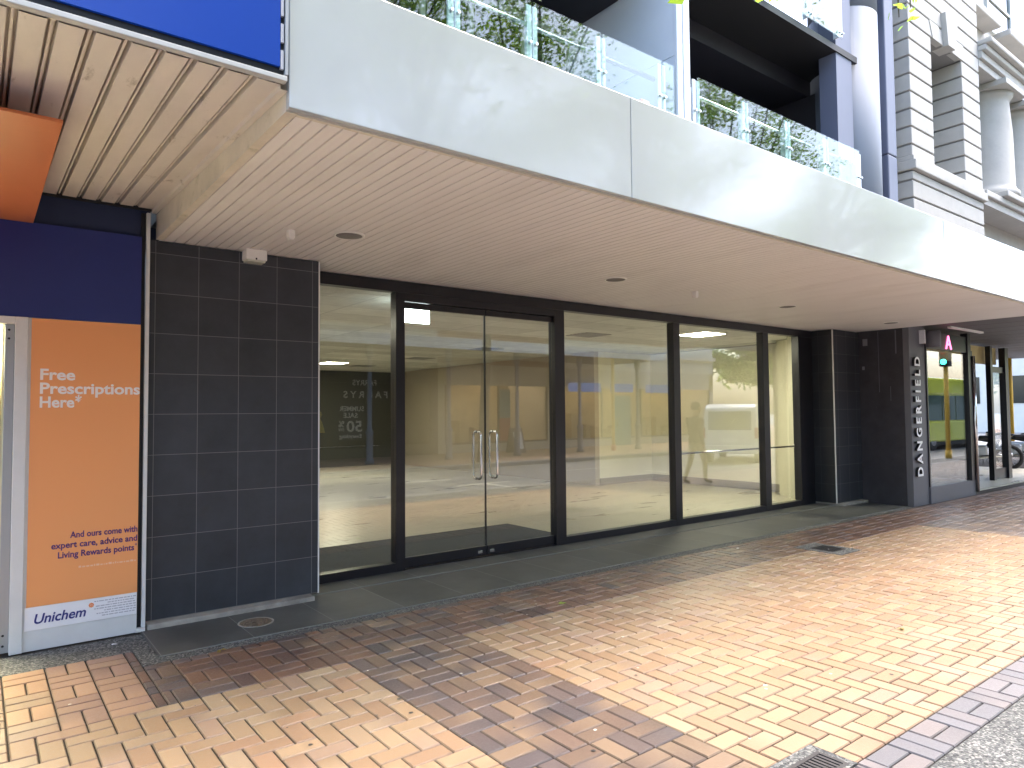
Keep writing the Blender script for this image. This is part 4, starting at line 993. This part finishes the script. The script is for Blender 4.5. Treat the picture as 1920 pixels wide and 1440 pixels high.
UX = ((-1, 0, 0), (0, 0, 1), (0, 1, 0))
ss_ = thing('sale_lettering', 'white sale lettering on the dark shop window across the street', 'sign', (11, -10.6, 1.5))
mb = MB()
def ot(s_, xc, z, w_, h_): put_text(mb, text_mesh(s_, width=w_, height=h_, extr=.006, bold=.02, align='CENTER'), (xc, -10.66, z), *UX)
ot('FARRYS', 11.25, 2.66, .95, .2); ot('F A R R Y S', 11.3, 2.2, 1.75, .25)
ot('SUMMER', 10.75, 1.72, .95, .18); ot('SALE', 10.7, 1.48, .55, .18); ot('50', 10.85, .98, .6, .4); ot('%', 10.35, 1.15, .22, .22); ot('OFF', 10.35, 1.0, .22, .1); ot('Everything', 10.7, .75, .85, .14)
part('lettering', mb, M['ink_lit'], ss_)
yd = thing('yellow_dress', 'yellow dress on a stand in the dark shop window across the street', 'dress', (9.75, -11.4, ZO))
part('dress', MB().lathe(9.75, -11.4, [(.28, .95), (.2, 1.25), (.12, 1.45), (.17, 1.62), (.1, 1.75)], 16), M['yellow_cloth'], yd)
part('stand', MB().tube([(9.75, -11.4, .4), (9.75, -11.4, .95)], .02, 8).lathe(9.75, -11.4, [(.2, .38), (.2, .41)], 16), M['steel'], yd)
dp = thing('display_plinth', 'long pale display plinth in the dark shop window across the street', 'plinth', (10.5, -11.5, ZO))
part('plinth', MB().box(8.8, 12.2, -11.9, -11.1, ZO, .38, .01), M['opp_pale'], dp)
part('top_board', MB().box(8.75, 12.25, -11.95, -11.05, .382, .40), M['sign_white'], dp)
oc = thing('opposite_verandah', 'long verandah roof across the street on slim posts, mirrored in the glass', 'verandah', (14, -8.6, 3.8))
part('roof', MB().box(-14, 24, -10.69, -7.35, 3.85, 3.95), M['opp_soffit'], oc)
part('fascia', MB().box(-14, 24, -7.35, -7.28, 3.82, 4.2), M['opp_fascia'], oc)
for x in (-6.5, -3.2, .1, 3.4, 6.7, 10.0, 13.0, 16.0, 19.2, 22.6):
    mb = MB().lathe(x, -7.7, [(.15, ZO), (.15, .12), (.11, .16), (.11, .95), (.13, 1.0), (.13, 1.06), (.075, 1.12), (.07, 3.4), (.12, 3.5), (.12, 3.84)], 14)
    part('post', mb, M['post_blue'], oc)
for x in (21.9, 23.4, 25.2):
    pass
bl = thing('blue_shop_sign', 'row of lit blue signs on the pale building across the street', 'sign', (24, -10.5, 2.9))
for xa, xb in ((21.3, 23.2), (24.0, 25.4), (26.5, 28.4)): part('sign_face', MB().box(xa, xb, -10.69, -10.5, 2.55, 2.95, .01), M['bluebox'], bl)
td = thing('teal_door', 'teal door in the pale building across the street', 'door', (25, -10.6, ZO))
part('leaf', MB().box(24.2, 25.3, -10.69, -10.6, ZO, 2.4), M['teal'], td)
part('handle', MB().box(24.3, 24.34, -10.6, -10.55, .9, 1.2), M['chrome'], td)
bx = thing('sandwich_board', 'black sandwich board on the opposite footpath, mirrored in the glass', 'sandwich board', (17.1, -9.2, ZO))
part('front_board', MB().prism([(-9.2 + .28, ZO), (-9.2 + .25, ZO), (-9.2 + .0, 1.0), (-9.2 + .03, 1.0)], 'X', 16.8, 17.4), M['aboard'], bx)
part('back_board', MB().prism([(-9.2 - .28, ZO), (-9.2 - .25, ZO), (-9.2 - .0, 1.0), (-9.2 - .03, 1.0)], 'X', 16.8, 17.4), M['aboard'], bx)
part('poster', MB().prism([(-9.2 + .262, .18), (-9.2 + .254, .18), (-9.2 + .07, .85), (-9.2 + .082, .85)], 'X', 16.9, 17.3), M['ink_lit'], bx)
bp = thing('shop_banner', 'red and green banner on the brick shop across the street', 'banner', (17.6, -10.6, 1.5))
part('green_cloth', MB().box(17.4, 17.95, -10.69, -10.66, 1.4, 2.6), M['teal'], bp); part('red_cloth', MB().box(17.4, 17.95, -10.69, -10.66, .45, 1.39), M['red_lens'], bp)

# far end of the street
fbld = thing('distant_building', 'pale block closing the view at the far end of the street', 'building', (70, 8, 0))
part('wall', MB().box(60, 75, -3, 45, -.14, 12), M['opp_pale'], fbld)
for j in range(3):
    for k in range(15): part('window', MB().box(59.95, 60.02, -1 + k * 3, .6 + k * 3, 2 + j * 3.4, 4 + j * 3.4), M['dark_pane'], fbld)

# ------------------------------------------------------------------ trees
def leaves(mb, pts, size, n, spread, rnd, bright=1.):
    for c in pts:
        tone = rnd.uniform(.55, 1.5) * bright
        for _ in range(n):
            p_ = Vector(c) + Vector((rnd.gauss(0, spread), rnd.gauss(0, spread), rnd.gauss(0, spread * .75)))
            a = Vector((rnd.gauss(0, 1), rnd.gauss(0, 1), rnd.gauss(0, .6))).normalized(); b = a.cross(Vector((rnd.gauss(0, 1), rnd.gauss(0, 1), rnd.gauss(0, 1)))).normalized()
            s_ = size * rnd.uniform(.6, 1.3); k = tone * rnd.uniform(.75, 1.3); col = (k * rnd.uniform(.85, 1.25), k, k * rnd.uniform(.6, 1.1))
            q = [p_ - a * s_, p_ - a * s_ * .25 + b * s_ * .45, p_ + a * s_, p_ - a * s_ * .25 - b * s_ * .45]
            mb.add(q, [(0, 1, 2, 3)], col)
def tree(x, y, h, cr, label, seed, nl=9, z0=0., lean=(0, 0), low=.35, size=.058):
    rnd = random.Random(seed)
    t = thing('street_tree', label, 'tree', (x, y, z0), group='leafy street trees')
    tr = MB(); top = Vector((x + lean[0], y + lean[1], z0 + h * .55)); base = Vector((x, y, z0 - .1))
    mid = base.lerp(top, .5) + Vector((rnd.uniform(-.15, .15), rnd.uniform(-.15, .15), 0))
    tr.tube([base, base + Vector((0, 0, .4)), mid, top], [.24, .17, .14, .09], 12)
    cl = []; c0 = Vector((x + lean[0], y + lean[1], z0 + h * .66))
    for k in range(26):
        a = rnd.uniform(0, 6.283); zz = rnd.uniform(-.32, .36) * h; rad = cr * math.sqrt(max(.05, 1 - (zz / (.4 * h)) ** 2)) * rnd.uniform(.55, 1.05)
        e = c0 + Vector((math.cos(a) * rad, math.sin(a) * rad, zz)); s0 = base.lerp(top, rnd.uniform(.55, 1.0))
        m_ = s0.lerp(e, .55) + Vector((rnd.uniform(-.3, .3), rnd.uniform(-.3, .3), rnd.uniform(.0, .5)))
        tr.tube([s0, m_, e], [.055, .035, .012], 6, cap=False)
        for q in range(9):
            u = rnd.uniform(.35, 1.08); p_ = (s0.lerp(m_, u * 2) if u < .5 else m_.lerp(e, (u - .5) * 2)) + Vector((rnd.gauss(0, .35), rnd.gauss(0, .35), rnd.gauss(0, .3)))
            cl.append(p_)
    part('trunk', tr, M['bark'], t)
    lm = MB(); leaves(lm, cl, size, nl * 13, .42, rnd)
    o = lm.build('crown', M['leaf'], None, colors=True); set_parent(o, t)
    return t
t1 = tree(1.9, -1.1, 12, 3.4, 'leafy street tree beside the camera with a bough over the kerb', 11, nl=8)
tree(13.2, -5.95, 17, 4.6, 'street tree across the road in front of the dark shop', 23, nl=9, size=.07)
tree(23.4, -6.3, 16.5, 4.8, 'street tree across the road in front of the pale building', 29, nl=9, size=.07)
tree(7.0, -6.0, 16, 4.4, 'street tree across the road nearest the sale window', 37, nl=9, size=.07)
tree(44, -15, 11, 5, 'big tree at the far end of the street', 41, nl=9, size=.2)
tree(40, .2, 9, 3.4, 'street tree on the near kerb far beyond the corner', 43, nl=7, size=.15)
# the bough whose tips hang into the top of the picture
rnd = random.Random(5); tr = MB(); lm = MB()
root = Vector((2.2, -.9, 6.2))
for tip in ((3.68, 2.22, 4.02), (4.52, 2.2, 4.36), (5.42, 2.25, 4.50), (5.5, 2.2, 4.58)):
    tp = Vector(tip); m_ = Vector((3.2, .9, 6.2)).lerp(tp, .55) + Vector((0, -.1, .9))
    tr.tube([root, Vector((3.0, .6, 6.5)), m_, tp + Vector((0, 0, .25)), tp + Vector((.01, 0, .04))], [.05, .035, .018, .008, .004], 6, cap=False)
    for q in range(7 if tip[0] < 4 else 6):
        p_ = tp + Vector((rnd.uniform(-.10, .07), rnd.uniform(-.06, .06), rnd.uniform(-.03, .14)))
        leaves(lm, [p_], .042, 1, .004, rnd, 1.1)
o = part('bough', tr, M['bark'], t1)
o2 = lm.build('leaf_spray', M['leaf_bright'], None, colors=True); o2.data.transform(Matrix.Translation(-Vector(t1.location))); o2.parent = t1

# fallen leaves
for k, (x, y, m_, lb) in enumerate(((3.9, 4.42, 'leaf_bright', 'small pale green leaf fallen on the bricks near the step'), (5.35, 2.35, 'leaf_dry', 'curled brown leaf fallen on the pale bricks near the kerb'), (1.35, 5.0, 'leaf_dry', 'brown leaf scrap fallen by the aggregate strip'))):
    rnd = random.Random(k + 2); mb = MB()
    for q in range(3):
        a = rnd.uniform(0, 6.28); u_ = Vector((math.cos(a), math.sin(a), 0)); v_ = Vector((-math.sin(a), math.cos(a), 0)); s_ = .03
        o_ = Vector((x + rnd.uniform(-.02, .02), y + rnd.uniform(-.02, .02), .006))
        vs = [o_ - u_ * s_, o_ + v_ * s_ * .4 + Vector((0, 0, .008)), o_ + u_ * s_ + Vector((0, 0, .004)), o_ - v_ * s_ * .4 + Vector((0, 0, .009))]
        mb.add(vs, [(0, 1, 2), (0, 2, 3)], (1, 1, 1))
    tag(mb.build('fallen_leaf', M[m_], colors=True), lb, 'leaf', 'fallen leaves on the bricks')

for k, (x, y, lb) in enumerate(((.80, 5.62, 'white paper scrap on the aggregate apron below the orange poster'), (7.05, 4.87, 'white paper scrap on the dark bricks beyond the glass doors'), (9.95, 4.9, 'white paper scrap on the dark bricks near the far tiled pier'))):
    rnd = random.Random(k + 30); mb = MB(); n = 7
    vs = [(x + .022 * math.cos(2 * math.pi * q / n) * rnd.uniform(.6, 1.3), y + .014 * math.sin(2 * math.pi * q / n) * rnd.uniform(.6, 1.3), .004 + rnd.uniform(0, .006)) for q in range(n)] + [(x, y, .012)]
    mb.add(vs, [(q, (q + 1) % n, n) for q in range(n)])
    tag(mb.build('paper_scrap', M['sign_white']), lb, 'litter', 'paper scraps on the ground')
